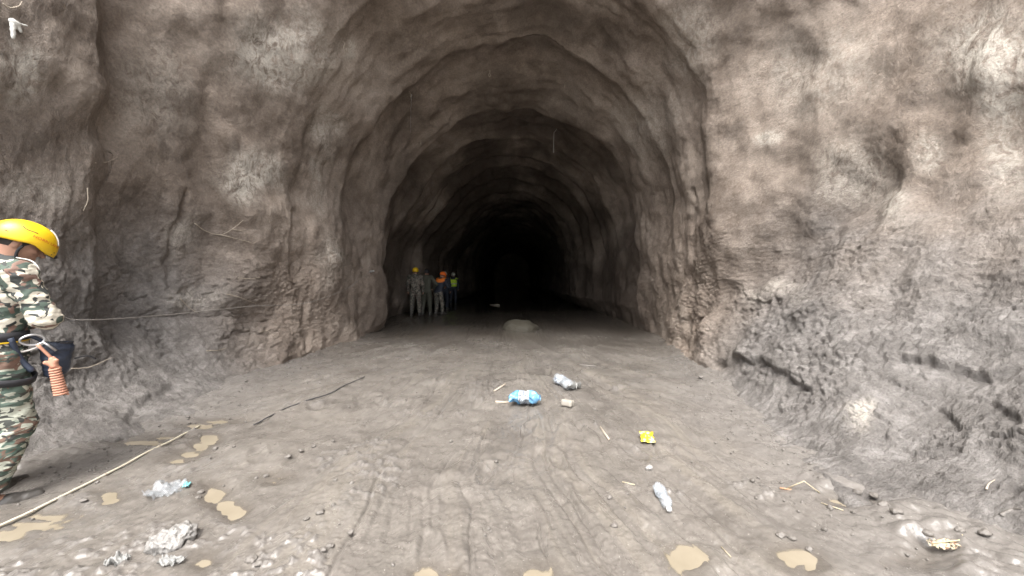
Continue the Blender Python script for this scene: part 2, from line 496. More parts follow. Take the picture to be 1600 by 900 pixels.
# mud banks at the foot of both walls
def bank(side, ys, xs, hb_y, hb_v, ex):
    m = X > 0 if side > 0 else X < 0
    xb = np.interp(Y, ys, xs); hb = np.interp(Y, hb_y, hb_v)
    g = np.clip(Z / hb, 0, 1) ** ex
    nx = xb + (X - xb) * g
    G[..., 0] = np.where(m & (Z < hb), nx, G[..., 0])
bank(1, [-6, 1, 2, 4, 5, 6.3, 8, 11, 60], [2.2, 2.05, 2.12, 2.33, 2.5, 2.95, 3.3, 3.5, 3.5], [-6, 4.2, 5.4, 6.8, 60], [2.7, 2.6, 1.6, 0.6, 0.4], 0.62)
bank(-1, [-6, 2, 2.5, 2.9, 3.9, 5.4, 7.0, 8.2, 10, 60], [-4.3, -4.05, -3.85, -3.52, -3.28, -3.5, -3.62, -3.45, -3.5, -3.6], [-6, 4, 6, 8, 60], [1.0, 1.0, 0.8, 0.5, 0.4], 0.6)
# the nearer block of the left wall stands proud
X, Y, Z = G[..., 0].copy(), G[..., 1].copy(), G[..., 2].copy()
edge = 4.05 + 0.14 * noise(Z * 0.8, 3.3, 1.0) + 0.03 * noise(Z * 4, 1.3, 7.0) + 0.02 * np.clip(Z - 3, 0, 9)
prd = (1 - sstep(-0.10, 0.22, Y - edge)) * (X < -1.5) * sstep(0.35, 1.0, Z)
G[..., 0] += 0.30 * prd * sstep(2.0, 3.2, Y)
# the right jamb of the portal stands in
G[..., 0] -= 0.52 * (G[..., 0] > 1.0) * np.exp(-((Y - 6.0) / np.where(Y > 6.0, 2.4, 2.4)) ** 2) * (1 - sstep(1.8, 5.2, Z)) * sstep(-0.2, 0.8, Z)
# overbreak on the left, deeper in
G[..., 0] -= 0.75 * (G[..., 0] < -1.0) * sstep(10.2, 12.5, Y) * (1 - sstep(24, 28, Y)) * (1 - sstep(2.0, 4.2, Z))
def normals(G):
    a = np.gradient(G, axis=0); b = np.gradient(G, axis=1)
    N = np.cross(a, b); N /= np.linalg.norm(N, axis=-1, keepdims=True) + 1e-9
    return N                                         # checked below: pointing into the void
N = normals(G)
if N[-60, 20, 0] < 0:                                # left wall must face +x
    N = -N
X, Y, Z = G[..., 0], G[..., 1], G[..., 2]
near = 1 - sstep(6.5, 9, Y)
# large forms
disp = 0.115 * fbm(X * 0.75, Y * 0.75, Z * 0.75, 3)
disp += 0.035 * fbm(X * 2.1 + 9, Y * 2.1, Z * 1.5, 2, 0.4)
bl = np.abs(noise(X * 2.8, Y * 2.8 + 3, Z * 2.4)); disp += -0.03 * (0.35 - bl) * (0.4 + 0.6 * near)
# vertical columns by the portal
disp += 0.06 * noise(X * 2.0, Y * 2.0 + 40, Z * 0.35) * near * (1 - upn[None] * 0.8) * sstep(0.8, 1.6, Z)
# wrinkles running round the crown inside
disp += 0.04 * fbm(TH[None] * 0.6, Y * 3.0, 2.2, 3, 0.5) * sstep(5.2, 6.6, Y) * (0.35 + 0.65 * upn[None])
G = G + N * disp[..., None]
N2 = normals(G)
if N2[-60, 20, 0] < 0: N2 = -N2
X, Y, Z = G[..., 0].copy(), G[..., 1].copy(), G[..., 2].copy()
U, Vv, Dp = project(G)
vis = (Dp > 0.5)
front = vis & (Y < 9)
# fine forms
crumbR = (1 - sstep(0.9, 2.2, Z + 0.5 * noise(X, Y, Z))) * near * (X > 0)
crumbL = (1 - sstep(0.5, 2.4, Z + 0.6 * noise(X + 4, Y, Z))) * near * (X < 0)
d2 = 0.010 * fbm(X * 6.5, Y * 6.5, Z * 6.0, 3, 0.55)
rdg = 1 - np.abs(noise(X * 9, Y * 9, Z * 11 + 2)) * 2
patch = sstep(-0.35, 0.35, fbm(X * 1.8, Y * 1.8, Z * 1.8 + 5, 2))
d2 += (0.008 + 0.018 * patch) * crumbR * (rdg * 0.5 + fbm(X * 15, Y * 15, Z * 19, 3, 0.6))
d2 += 0.014 * crumbL * fbm(X * 15, Y * 15, Z * 15, 2)
d2 += (0.005 + 0.004 * (1 - sstep(1.2, 2.4, Z))) * fbm(X * 24, Y * 24, Z * 22, 2, 0.6) * (1 - sstep(8, 14, Y))
d2 += 0.007 * np.clip(fbm(X * 42, Y * 42, Z * 36, 2, 0.6), -0.2, 1) * near * (1 - sstep(1.6, 3.2, Z))
stri = noise(Y * 16 + 3 * noise(X * 2, Y * 2, Z * 2), X * 5, Z * 0.9)
d2 += 0.012 * stri * (X < 0) * near * sstep(0.4, 0.9, Z) * (1 - sstep(2.2, 3.4, Z))
ckm = near * (1 - sstep(1.2, 2.6, Z)) * sstep(-0.1, 0.4, fbm(X * 1.4 + 8, Y * 1.4, Z * 1.4, 2))
cq = noise(X * 2.6 + 0.3 * noise(X * 7, Y * 7, Z * 7), Y * 2.6, Z * 3.4 + 0.3 * noise(X * 7 + 4, Y * 7, Z * 7))
d2 -= ckm * 0.030 * np.clip(1 - np.abs(cq) * 22, 0, 1)
d2 += ckm * 0.02 * np.sign(cq) * np.exp(-np.abs(cq) * 6)
# broken crust: sharp ledges, the mud below the line fallen back
def seg_dist(pts):
    best = np.full(U.shape, 1e9); side = np.zeros(U.shape); along = np.zeros(U.shape)
    P = np.array(pts, float); L = np.linalg.norm(np.diff(P, axis=0), axis=1); cum = np.concatenate([[0], np.cumsum(L)])
    m = front & (U > P[:, 0].min() - 130) & (U < P[:, 0].max() + 130) & (Vv > P[:, 1].min() - 130) & (Vv < P[:, 1].max() + 130)
    u, v = U[m], Vv[m]
    u, v = u + 6 * noise(u * 0.05, v * 0.05, 3.0) , v + 6 * noise(u * 0.05, v * 0.05, 13.0) 
    b = np.full(u.shape, 1e9); sd = np.zeros(u.shape); al = np.zeros(u.shape)
    for k in range(len(P) - 1):
        ex, ey = (P[k + 1] - P[k]) / L[k]
        t = np.clip((u - P[k, 0]) * ex + (v - P[k, 1]) * ey, 0, L[k])
        dx, dy = u - P[k, 0] - t * ex, v - P[k, 1] - t * ey
        dd = np.hypot(dx, dy); q = dd < b
        b = np.where(q, dd, b); sd = np.where(q, np.sign(ex * dy - ey * dx), sd); al = np.where(q, (cum[k] + t) / cum[-1], al)
    best[m], side[m], along[m] = b, sd, al
    return best, side, along
def ledge(pts, amp, reach):
    d, s, al = seg_dist(pts)
    tap = np.clip(np.minimum(al, 1 - al) * 5, 0, 1)
    amp = amp * 0.6
    sd = d * s
    lo_ = -amp * np.exp(-np.clip(d - 5, 0, 1e6) / reach); hi_ = amp * 0.35 * np.exp(-np.clip(d - 1, 0, 1e6) / (reach * 0.6))
    t_ = sstep(-1.0, 6.0, sd)
    return ((hi_ * (1 - t_) + lo_ * t_) - 0.3 * amp * np.exp(-(np.clip(sd - 1, -99, 1e6) / 3.2) ** 2)) * tap * (d < 1e8)
for pts, amp, reach in [
        ([(190, 668), (205, 638), (232, 612), (262, 602), (300, 600)], 0.085, 40),
        ([(1058, 548), (1085, 562), (1112, 568), (1150, 556), (1190, 560), (1225, 578), (1250, 598), (1278, 616)], 0.10, 45),
        ([(1365, 566), (1400, 557), (1432, 553), (1475, 562), (1500, 574), (1545, 585), (1600, 566)], 0.10, 50),
        ([(1283, 597), (1300, 590), (1312, 590)], 0.05, 14),
        ([(1345, 705), (1372, 694), (1392, 690)], 0.05, 20), ([(1290, 735), (1330, 742), (1370, 770), (1400, 800)], 0.05, 25),
        ([(1455, 620), (1480, 640), (1500, 660), (1515, 662)], 0.05, 22), ([(1540, 610), (1575, 640), (1600, 650)], 0.05, 25),
        ([(1530, 790), (1560, 770), (1600, 765)], 0.05, 25),
        ([(1060, 660), (1090, 640), (1130, 625)], 0.03, 15),
        ([(1225, 700), (1260, 690), (1290, 700)], 0.04, 20),
        ([(60, 735), (110, 715), (180, 690), (215, 672)], 0.05, 22),
        ([(430, 575), (450, 560), (480, 552), (500, 548)], 0.06, 20),
        ([(290, 480), (262, 470), (275, 455), (300, 440)], 0.04, 18),
        ([(300, 520), (330, 545), (360, 548)], 0.03, 15), ([(370, 390), (400, 420), (440, 410)], 0.03, 15),
        ([(735, 160), (765, 158), (782, 176), (800, 172), (822, 160), (850, 158)], 0.0, 30)]:
    if amp: d2 += ledge(pts, amp, reach)
# upright cracks
for pts, amp in [([(290, 300), (284, 345), (268, 365), (262, 410), (268, 465)], 0.05), ([(478, 470), (474, 500), (480, 545)], 0.08),
                 ([(1083, 300), (1082, 400), (1078, 500), (1070, 545)], 0.06), ([(462, 330), (455, 420), (470, 470)], 0.05)]:
    d, s, al = seg_dist(pts)
    d2 -= amp * np.exp(-(d / 5.0) ** 2) * (d < 1e8)
# hollows and bulges seen on the faces: (px, py, radius, depth)
for hx, hy, hr, ha in [(165, 190, 35, -0.10), (130, 230, 45, -0.08), (100, 140, 30, -0.08), (230, 260, 50, 0.03), (270, 160, 40, 0.02), (285, 70, 30, -0.06),
                       (1240, 90, 40, -0.10), (1195, 190, 30, -0.05), (1330, 330, 60, -0.05), (1200, 410, 80, -0.05), (1215, 455, 25, 0.05),
                       (1420, 250, 45, 0.04), (1440, 300, 30, -0.03), (1335, 650, 40, 0.06), (1450, 640, 60, -0.07),
                       (520, 400, 35, 0.10), (505, 450, 25, 0.05), (780, 120, 60, 0.10), (840, 100, 45, -0.14), (875, 122, 30, -0.10), (700, 130, 40, -0.06), (785, 170, 24, 0.09), (700, 240, 25, 0.05),
                       (250, 390, 35, 0.05), (220, 420, 35, -0.04), (350, 460, 40, 0.06), (400, 500, 30, -0.05), (450, 520, 26, 0.08), (940, 60, 30, -0.10), (850, 30, 40, -0.08)]:
    q = np.exp(-(((U - hx) ** 2 + (Vv - hy) ** 2) / hr ** 2)) * (vis & (Y < 11))
    d2 += ha * q
G = G + N2 * d2[..., None]
U, Vv, Dp = project(G)
X, Y, Z = G[..., 0], G[..., 1], G[..., 2]
# colour masks: pale mineral patches, grey mud, dark stains, tunnel shade painted by depth
pale = np.zeros(U.shape); dark = np.zeros(U.shape)
fr = (Dp > 0.5) & (Y < 9)
warp1 = 22 * noise(X * 2.2, Y * 2.2, Z * 2.2); warp2 = 22 * noise(X * 2.2 + 9, Y * 2.2, Z * 2.2)
for a, b, ra, rb, w in [(430, 85, 75, 55, 1.0), (390, 272, 50, 30, 1.0), (400, 250, 22, 18, 0.8), (535, 75, 10, 22, 0.9), (20, 110, 40, 50, 0.8), (60, 300, 60, 30, 0.45),
                        (1545, 90, 80, 70, 0.85), (1570, 150, 40, 60, 0.8), (1330, 260, 60, 50, 0.5), (1390, 320, 26, 30, 0.75), (1450, 245, 30, 25, 0.65),
                        (1570, 240, 40, 70, 0.6), (1200, 222, 22, 14, 0.8), (1335, 652, 22, 26, 0.9), (1210, 455, 40, 16, 0.4), (1000, 200, 60, 60, 0.3),
                        (505, 210, 25, 40, 0.55), (500, 290, 18, 40, 0.45), (240, 150, 60, 90, 0.35), (700, 242, 26, 16, 0.6), (1280, 110, 90, 70, 0.4), (520, 405, 25, 35, 0.5),
                        (300, 460, 40, 16, 0.5), (290, 370, 25, 30, 0.45), (400, 60, 30, 20, 0.9), (480, 60, 30, 50, 0.6), (1080, 60, 40, 70, 0.4)]:
    pale = np.maximum(pale, w * np.exp(-((((U + warp1 - a) / ra) ** 2 + ((Vv + warp2 - b) / rb) ** 2)) ** 1.5) * fr)
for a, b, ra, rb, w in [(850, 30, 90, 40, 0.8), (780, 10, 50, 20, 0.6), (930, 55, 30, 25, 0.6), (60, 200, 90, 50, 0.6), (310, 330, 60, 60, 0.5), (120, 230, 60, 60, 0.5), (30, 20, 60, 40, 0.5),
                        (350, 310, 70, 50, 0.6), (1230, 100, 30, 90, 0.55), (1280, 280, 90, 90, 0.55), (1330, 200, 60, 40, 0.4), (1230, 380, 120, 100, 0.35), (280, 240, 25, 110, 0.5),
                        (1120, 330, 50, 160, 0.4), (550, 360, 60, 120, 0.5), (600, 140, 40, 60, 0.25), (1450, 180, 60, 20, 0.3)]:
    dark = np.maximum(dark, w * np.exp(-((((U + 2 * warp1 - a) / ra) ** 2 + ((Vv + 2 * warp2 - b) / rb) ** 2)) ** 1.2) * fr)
grey = (1 - sstep(0.9, 3.0, Z + 0.55 * noise(X * 0.9, Y * 0.9, Z * 0.9) + 0.2 * noise(X * 4, Y * 4, Z * 4))) * (1 - sstep(4.6, 6.8, Y))
damp_shade = sstep(-0.75, 0.25, fbm(X * 0.5, Y * 0.35, Z * 0.5 + 4, 3)) * sstep(7.4, 11.5, Y + 1.2 * noise(X * 0.6, Y * 0.6, Z * 0.6))  # seepage brown, with the bore's falling light painted in by depth
dark = np.maximum(dark * 0.8, 0.95 * damp_shade)
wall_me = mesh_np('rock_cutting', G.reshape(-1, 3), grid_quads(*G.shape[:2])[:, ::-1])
ca = wall_me.color_attributes.new('stain_shade', 'FLOAT_COLOR', 'POINT')
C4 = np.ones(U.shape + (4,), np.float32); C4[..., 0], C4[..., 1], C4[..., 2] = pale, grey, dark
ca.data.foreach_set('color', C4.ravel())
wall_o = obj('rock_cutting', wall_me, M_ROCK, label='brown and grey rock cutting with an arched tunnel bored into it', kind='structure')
# far end of the bore, a rough rock face
e = G[0]
ec = e.mean(0)
Ve = np.concatenate([e[None], ec + (e - ec)[None] * 0.6 + [0, 0.3, 0], ec + (e - ec)[None] * 0.0001 + [0, 0.5, 0]])
obj('tunnel_end', mesh_np('tunnel_end', Ve.reshape(-1, 3), grid_quads(3, NC, True)), M_ROCK, parent=wall_o)
WN = normals(G)
if WN[-60, 20, 0] < 0: WN = -WN
def wall_at(px, py, rad=4):
    m = (np.abs(U - px) < rad) & (np.abs(Vv - py) < rad) & (Dp > 0.6)
    if not m.any():
        return wall_at(px, py, rad * 2)
    k = np.argwhere(m); dd = Dp[m]
    i, j = k[np.argmin(dd)]
    n = WN[max(0, i - 4):i + 5, max(0, j - 4):j + 5].mean((0, 1))
    return G[i, j].copy(), n / np.linalg.norm(n)
print('wall', round(time.time() - T0, 1))

# ================================================================== ground
NR = 400
yr = np.concatenate([-45 + 46.2 * (1 - (1 - np.linspace(0, 1, 30)[:-1]) ** 2.0), 1.0 / np.linspace(1 / 1.2, 1 / 62.0, NR)])
GC = 960
xi = np.linspace(-1, 1, GC); xi = 0.62 * xi + 0.38 * xi ** 3
wid = np.where(yr < 1.2, 5.2 + (1.2 - yr) * 1.6, 5.2)
gx = xi[None] * wid[:, None]
gy = np.repeat(yr[:, None], GC, 1)
rx, ry = gx + 0.3, gy - 12.0
rr = np.hypot(rx, ry); th = np.arctan2(rx, -ry)
wv = 0.22 * noise(gx * 0.5, gy * 0.5, 3.0) + 0.05 * noise(gx * 2.0, gy * 1.4, 9.0) + 0.015 * noise(gx * 6, gy * 4, 2.0)
ang = (th + wv * 0.11) * 9.0
flow1 = fbm(ang * 2.2, rr * 0.30 + wv, 1.0, 3, 0.55)
flow2 = noise(ang * 8.0, rr * 0.5 + wv * 2, 5.0)
flow3 = noise(ang * 20.0, rr * 0.9 + wv * 3, 7.0)
fpat = sstep(-0.25, 0.5, fbm(gx * 1.1, gy * 0.8, 12.0, 2)); fpat2 = sstep(-0.4, 0.5, fbm(gx * 1.7 + 3, gy * 1.3, 15.0, 2))
gz = 0.05 * fbm(gx * 0.5, gy * 0.5, 2.0, 2) + 0.02 * flow1
gz += -0.024 * (0.3 + 0.7 * fpat2) * np.clip(1 - np.abs(flow1) * 11, 0, 1) + fpat * (-0.011 * np.clip(1 - np.abs(flow2) * 6, 0, 1) + 0.006 * flow2) + 0.007 * fpat2 * flow3
gz += 0.012 * fbm(gx * 5, gy * 5, 4.0, 3)
cl = sstep(0.05, 0.45, fbm(gx * 1.3 + 4, gy * 1.3, 6.0, 2) + 0.12 * sstep(-0.4, -2.2, gx) - 0.12)
clod_h = np.clip(fbm(gx * 16, gy * 16, 1.5, 3, 0.6), 0, 1)
gz += 0.022 * cl * clod_h
gz += 0.004 * fbm(gx * 30, gy * 30, 3.5, 2)
# boot prints and scuffs
prng = np.random.default_rng(3)
for k in range(46):
    fx, fy = prng.uniform(-2.9, 1.7), prng.uniform(1.9, 7.0); a = prng.normal(0, 0.35)
    m = (np.abs(gx - fx) < 0.35) & (np.abs(gy - fy) < 0.35)
    lx = (gx[m] - fx) * math.cos(a) + (gy[m] - fy) * math.sin(a); ly = -(gx[m] - fx) * math.sin(a) + (gy[m] - fy) * math.cos(a)
    q = (lx / 0.055) ** 2 + (ly / 0.15) ** 2
    gz[m] += (-0.022 * np.exp(-q ** 1.6) + 0.012 * np.exp(-((np.sqrt(q) - 1.35) / 0.25) ** 2)) * prng.uniform(0.4, 1)
# foot of the banks
xl = np.interp(gy, [-6, 2, 2.5, 2.9, 3.9, 5.4, 7.0, 8.2, 10, 60], [-4.3, -4.05, -3.85, -3.52, -3.28, -3.5, -3.62, -3.45, -3.5, -3.6])
xr = np.interp(gy, [-6, 1, 2, 4, 5, 6.3, 8, 11, 60], [2.2, 2.05, 2.12, 2.33, 2.5, 2.95, 3.3, 3.5, 3.5])
edge_d = np.minimum(gx - xl, xr - gx)
inside = gy > -6
ft = np.clip(1 - edge_d / 0.45, 0, 1) ** 2 * inside * (1 - sstep(0.0, 2.0, -gy))
gz += ft * (0.06 + 0.03 * np.abs(fbm(gx * 7, gy * 7, 8.0, 2)))
clodm = np.maximum(cl * sstep(0.05, 0.3, clod_h), 1.2 * np.clip(1 - (edge_d + 0.25 * noise(gx * 3, gy * 3, 2.0)) / 0.8, 0, 1) * (gy < 7))
# the floor dips under standing water deep in the bore
gz -= 0.07 * sstep(14.6, 18.5, gy + 0.8 * noise(gx * 0.8, gy * 0.3, 5.0))
PUD = [
    ('tan puddle of two joined pools beside a crumpled plastic scrap', [(335, 772, 18, 13), (352, 786, 16, 9), (367, 797, 18, 12)]),
    ('long tan puddle narrowing towards the camera side beside the pale rope', [(326, 684, 17, 9), (314, 696, 14, 8), (298, 708, 18, 5), (280, 718, 14, 3)]),
    ('small round tan puddle between the rope and the plastic scrap', [(170, 774, 13, 9)]),
    ('oval tan puddle near the dried leaf', [(1232, 862, 18, 9), (1248, 872, 20, 11), (1264, 882, 12, 9)]),
    ('round shallow puddle in the mud below the clear bottle', [(1076, 872, 22, 15), (1066, 860, 16, 8)]),
    ('thin puddle at the foot of the left bank', [(345, 658, 22, 3), (315, 665, 22, 4)]),
    ('thin wet strip of puddle under the pale rope', [(40, 818, 34, 8), (10, 832, 30, 8), (70, 806, 24, 4)]),
    ('half round puddle at the lower edge of the mud in the middle', [(836, 895, 24, 10)]),
    ('small greyish puddle left of the middle of the mud floor', [(676, 896, 20, 9)]),
    ('tiny puddle beside the crumpled mud caked lump', [(322, 875, 10, 5), (312, 880, 8, 4)]),
    ('narrow puddle at the foot of the right bank', [(1330, 786, 18, 4), (1312, 780, 10, 3)]),
    ('small faint puddle left of the dried leaf', [(1430, 873, 14, 5), (1444, 879, 8, 4)]),
    ('thin slanting puddle in the middle of the churned mud', [(436, 745, 10, 3), (428, 750, 8, 3)]),
    ('long faint puddle running beside the left bank', [(222, 690, 40, 4), (262, 682, 26, 3)]),
]
PMASK = np.full(gx.shape, 9.0)
pud_world = []
pwob = 0.06 * noise(gx * 8, gy * 8, 2.0) + 0.03 * noise(gx * 22, gy * 22, 5.0)
for lab, lobes in PUD:
    wl = []
    sd = np.full(gx.shape, 9.0)
    for (a, b, ra, rb) in lobes:
        c = on_floor(a, b); y1 = on_floor(a, b - rb)[1]; y2 = on_floor(a, b + rb)[1]
        rxw, ryw = ra * c[1] / F, abs(y1 - y2) / 2
        wl.append((c[0], (y1 + y2) / 2, rxw, ryw, c[0] / c[1]))
        yy = gy - (y1 + y2) / 2
        k = np.sqrt(((gx - c[0] - yy * c[0] / c[1]) / rxw) ** 2 + (yy / ryw) ** 2)
        sd = np.minimum(sd, (k - 1) * min(rxw, ryw))
    pud_world.append((lab, wl))
    PMASK = np.minimum(PMASK, sd)
PMASK = PMASK + pwob * 0.5
LEVEL = -0.012
w = sstep(0.16, 0.0, PMASK)
gz = gz * (1 - w) + w * (LEVEL + np.clip(PMASK * 0.22, -0.03, 0.03) + 0.1 * gz)
wet_shade = np.clip(0.75 * sstep(0.10, 0.0, PMASK) * 0.6 + 0.9 * sstep(5.8, 11.5, gy + 1.6 * noise(gx * 0.8, gy * 0.8, 1.0) + 0.7 * noise(gx * 3, gy * 3, 1.0)), 0, 1)  # wet puddle rims and floor; deeper in, painted darker for shade
tan = np.clip(0.4 * sstep(0.0, 0.45, flow1 * 0.5 + flow2 * 0.4 + flow3 * 0.35) * (1 - sstep(5, 8, gy)) * sstep(-3.5, 0.3, gx + 0.6 * noise(gx, gy, 4.0)), 0, 1)
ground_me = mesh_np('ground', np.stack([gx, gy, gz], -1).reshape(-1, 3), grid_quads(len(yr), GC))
ca = ground_me.color_attributes.new('stain_shade', 'FLOAT_COLOR', 'POINT')
C4 = np.ones(gx.shape + (4,), np.float32); C4[..., 0], C4[..., 1], C4[..., 2] = tan * (1 - np.clip(clodm, 0, 1)), np.clip(clodm, 0, 1) * 0.75, wet_shade
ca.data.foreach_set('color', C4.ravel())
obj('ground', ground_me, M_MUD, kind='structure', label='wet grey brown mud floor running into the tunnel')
def gh(x, y):
    i = int(np.clip(np.searchsorted(yr, y), 1, len(yr) - 1))
    row = gx[i]
    return float(np.interp(x, row, gz[i]))
def floor_px(px, py):
    p = on_floor(px, py)
    for _ in range(3):
        p = on_floor(px, py, gh(p[0], p[1]))
    return p
for lab, wl in pud_world:
    x0 = min(a[0] - a[2] for a in wl) - 0.2; x1 = max(a[0] + a[2] for a in wl) + 0.2
    y0 = min(a[1] - a[3] for a in wl) - 0.1; y1 = max(a[1] + a[3] for a in wl) + 0.1
    nx = max(8, int((x1 - x0) / 0.014)); ny = max(8, int((y1 - y0) / 0.014))
    XX, YY = np.meshgrid(np.linspace(x0, x1, nx), np.linspace(y0, y1, ny))
    sd = np.full(XX.shape, 9.0)
    for cx, cy, a, b, sh in wl:
        k = np.sqrt(((XX - cx - (YY - cy) * sh) / a) ** 2 + ((YY - cy) / b) ** 2); sd = np.minimum(sd, (k - 1) * min(a, b))
    keep = sd < 0.045
    Q = grid_quads(ny, nx)
    Q = Q[keep.ravel()[Q].all(1)]
    if len(Q) == 0: continue
    used, inv = np.unique(Q, return_inverse=True)
    V = np.stack([XX, YY, np.full(XX.shape, LEVEL)], -1).reshape(-1, 3)[used]
    pme = mesh_np('puddle', V, inv.reshape(-1, 4))
    dep_ = np.array([LEVEL - gh(q[0], q[1]) for q in V], np.float32)
    da = pme.attributes.new('water_depth', 'FLOAT', 'POINT'); da.data.foreach_set('value', dep_)
    obj('puddle', pme, M_PUDDLE, kind='structure', label=lab)
# standing water on the tunnel floor
V = np.array([[-4, 14.5, -0.035], [4, 14.5, -0.035], [4, 62, -0.035], [-4, 62, -0.035]])
obj('standing_water', mesh_np('standing_water', V, np.array([[0, 1, 2, 3]])), M_FLOOD, kind='structure', label='dark still water flooding the tunnel floor')
print('ground', round(time.time() - T0, 1))

# ------------------------------------------------------------------ added valley side behind the camera, holding low sky light off the bore
hx, hy = np.meshgrid(np.linspace(-150, 150, 90), np.linspace(-36, -140, 50))
hz = np.clip(-hy - 38, 0, 999) * 0.2 + 3 * fbm(hx * 0.04, hy * 0.04, 1.0, 3) * sstep(-38, -60, hy) - 0.3
hx2 = hx; 
mh = NT('added_hillside'); vh = mh.coord()
M_ADDED_HILL = mh.out(mh.ramp(mh.noise(vh, 0.25, 6, 0.7), [(0.3, (0.03, 0.045, 0.02)), (0.7, (0.1, 0.115, 0.06))]), 0.9, mh.bump(mh.noise(vh, 0.5, 5), 0.8, 1.0))
obj('added_hill', mesh_np('added_hill', np.stack([hx, hy, hz], -1).reshape(-1, 3), grid_quads(50, 90)[:, ::-1]), M_ADDED_HILL, kind='structure', label='added unseen wooded slope blocking low sky light from the tunnel')

# ================================================================== people
def axes(yaw, pitch, roll=0.0):
    """columns: right, forward, up; yaw turns to the right, pitch looks down"""
    y, p = R(yaw), R(pitch)
    f = np.array([math.sin(y) * math.cos(p), math.cos(y) * math.cos(p), -math.sin(p)])
    r = np.array([math.cos(y), -math.sin(y), 0.0])
    u = np.cross(r, f)
    c, s_ = math.cos(R(roll)), math.sin(R(roll))
    return np.stack([c * r + s_ * u, f, -s_ * r + c * u], 1)
def wrinkle(amp, sc_=16, seed=0.0):
    def f(V, N):
        a = fbm(V[:, 0] * sc_ + seed, V[:, 1] * sc_, V[:, 2] * sc_ * 1.9, 2, 0.5)
        b = 1 - np.abs(noise(V[:, 0] * sc_ * 0.7 + 3, V[:, 1] * sc_ * 0.7 + seed, V[:, 2] * sc_ * 1.5)) * 2.2
        return amp * (0.6 * a + 0.5 * b - 0.2)
    return f
def ring(c, ax, rx, ry, n=40, power=2.0):
    a = np.linspace(0, 2 * math.pi, n + 1)[:-1]
    return np.array([c + ax[:, 0] * rx * math.cos(t) + ax[:, 1] * ry * math.sin(t) for t in a])
def band(c, ax, rx, ry, width, thick=0.006, n=48):
    """closed strap round a body part"""
    V = []
    for dr, dz in ((0, -1), (thick, -1), (thick, 1), (0, 1)):
        V.append(ring(c + ax[:, 2] * dz * width / 2, ax, rx + dr, ry + dr, n))
    V = np.stack(V, 0)
    V = np.concatenate([V, V[:1]], 0)
    i = np.arange(4 * n).reshape(4, n); i = np.concatenate([i, i[:1]], 0); i = np.concatenate([i, i[:, :1]], 1)
    Q = np.stack([i[:-1, :-1], i[:-1, 1:], i[1:, 1:], i[1:, :-1]], -1).reshape(-1, 4)
    return V[:4].reshape(-1, 3), Q
def helmet_pt(a, e, rr_, brim=True):
    """a: azimuth from the front to the right, e: elevation"""
    fl_ = 1 + (0.10 * np.exp(-(a / 0.75) ** 2) * np.exp(-np.clip(e + 0.2, 0, 9) / 0.16) if brim else 0)
    return np.stack([rr_[0] * np.cos(e) * np.sin(a) * fl_, rr_[1] * np.cos(e) * np.cos(a) * fl_, rr_[2] * np.sin(e)], -1)
def helmet_arrays(rr_, n=56, m=18):
    a = np.linspace(-math.pi, math.pi, n + 1)[:-1]
    rim = -0.20 - 0.06 * np.cos(a) + 0.16 * np.exp(-((np.abs(a) - 1.25) / 0.35) ** 2) - 0.22 * np.exp(-((np.abs(a) - 2.6) / 0.6) ** 2)
    t = np.linspace(0, 1, m)
    E = rim[None] + (math.pi / 2 - 0.02 - rim[None]) * t[:, None]
    A = np.repeat(a[None], m, 0)
    out_ = helmet_pt(A, E, np.array(rr_)); inn = helmet_pt(A, E, np.array(rr_) - 0.009)
    ridge = 0.004 * np.exp(-((np.abs(out_[..., 0]) - 0.045) / 0.008) ** 2) * (E > 0.5)
    out_[..., 2] += ridge
    V = np.concatenate([inn[::-1], out_], 0)
    return V.reshape(-1, 3), grid_quads(2 * m, n, True)
FINGERS = [(-0.030, 0.072, 0.0085), (-0.010, 0.082, 0.009), (0.010, 0.078, 0.0088), (0.028, 0.062, 0.008)]
def hand_prims(wrist, fwd, palm_n, side, curl=55, scale=1.0):
    """palm plus four fingers of two joints and a thumb off the side of the palm"""
    f = np.array(fwd, float); f /= np.linalg.norm(f)
    n_ = np.array(palm_n, float); n_ -= f * (n_ @ f); n_ /= np.linalg.norm(n_)
    x = np.cross(f, n_) * side
    w = np.array(wrist, float)
    ax = np.stack([x, f, n_], 1)
    P = [('ell', w + f * 0.05 * scale, (0.043 * scale, 0.055 * scale, 0.017 * scale), ax, 0.012)]
    c = R(curl)
    for ox, ln, rd in FINGERS:
        b0 = w + f * 0.088 * scale + x * ox * scale
        b1 = b0 + (f * math.cos(c * 0.6) + n_ * math.sin(c * 0.6)) * ln * 0.5 * scale
        b2 = b1 + (f * math.cos(c * 1.9) + n_ * math.sin(c * 1.9)) * ln * 0.5 * scale
        P += [('cone', b0, b1, rd * 1.05 * scale, rd * scale, 0.006), ('cone', b1, b2, rd * scale, rd * 0.85 * scale, 0.006)]
    t0 = w + f * 0.03 * scale - x * 0.034 * scale; t1 = t0 + (-x * 0.7 + f * 0.6 + n_ * 0.4) * 0.035 * scale; t2 = t1 + (f * 0.8 + n_ * 0.7 + x * 0.1) * 0.03 * scale
    return P + [('cone', t0, t1, 0.013 * scale, 0.011 * scale, 0.008), ('cone', t1, t2, 0.011 * scale, 0.009 * scale, 0.006)]
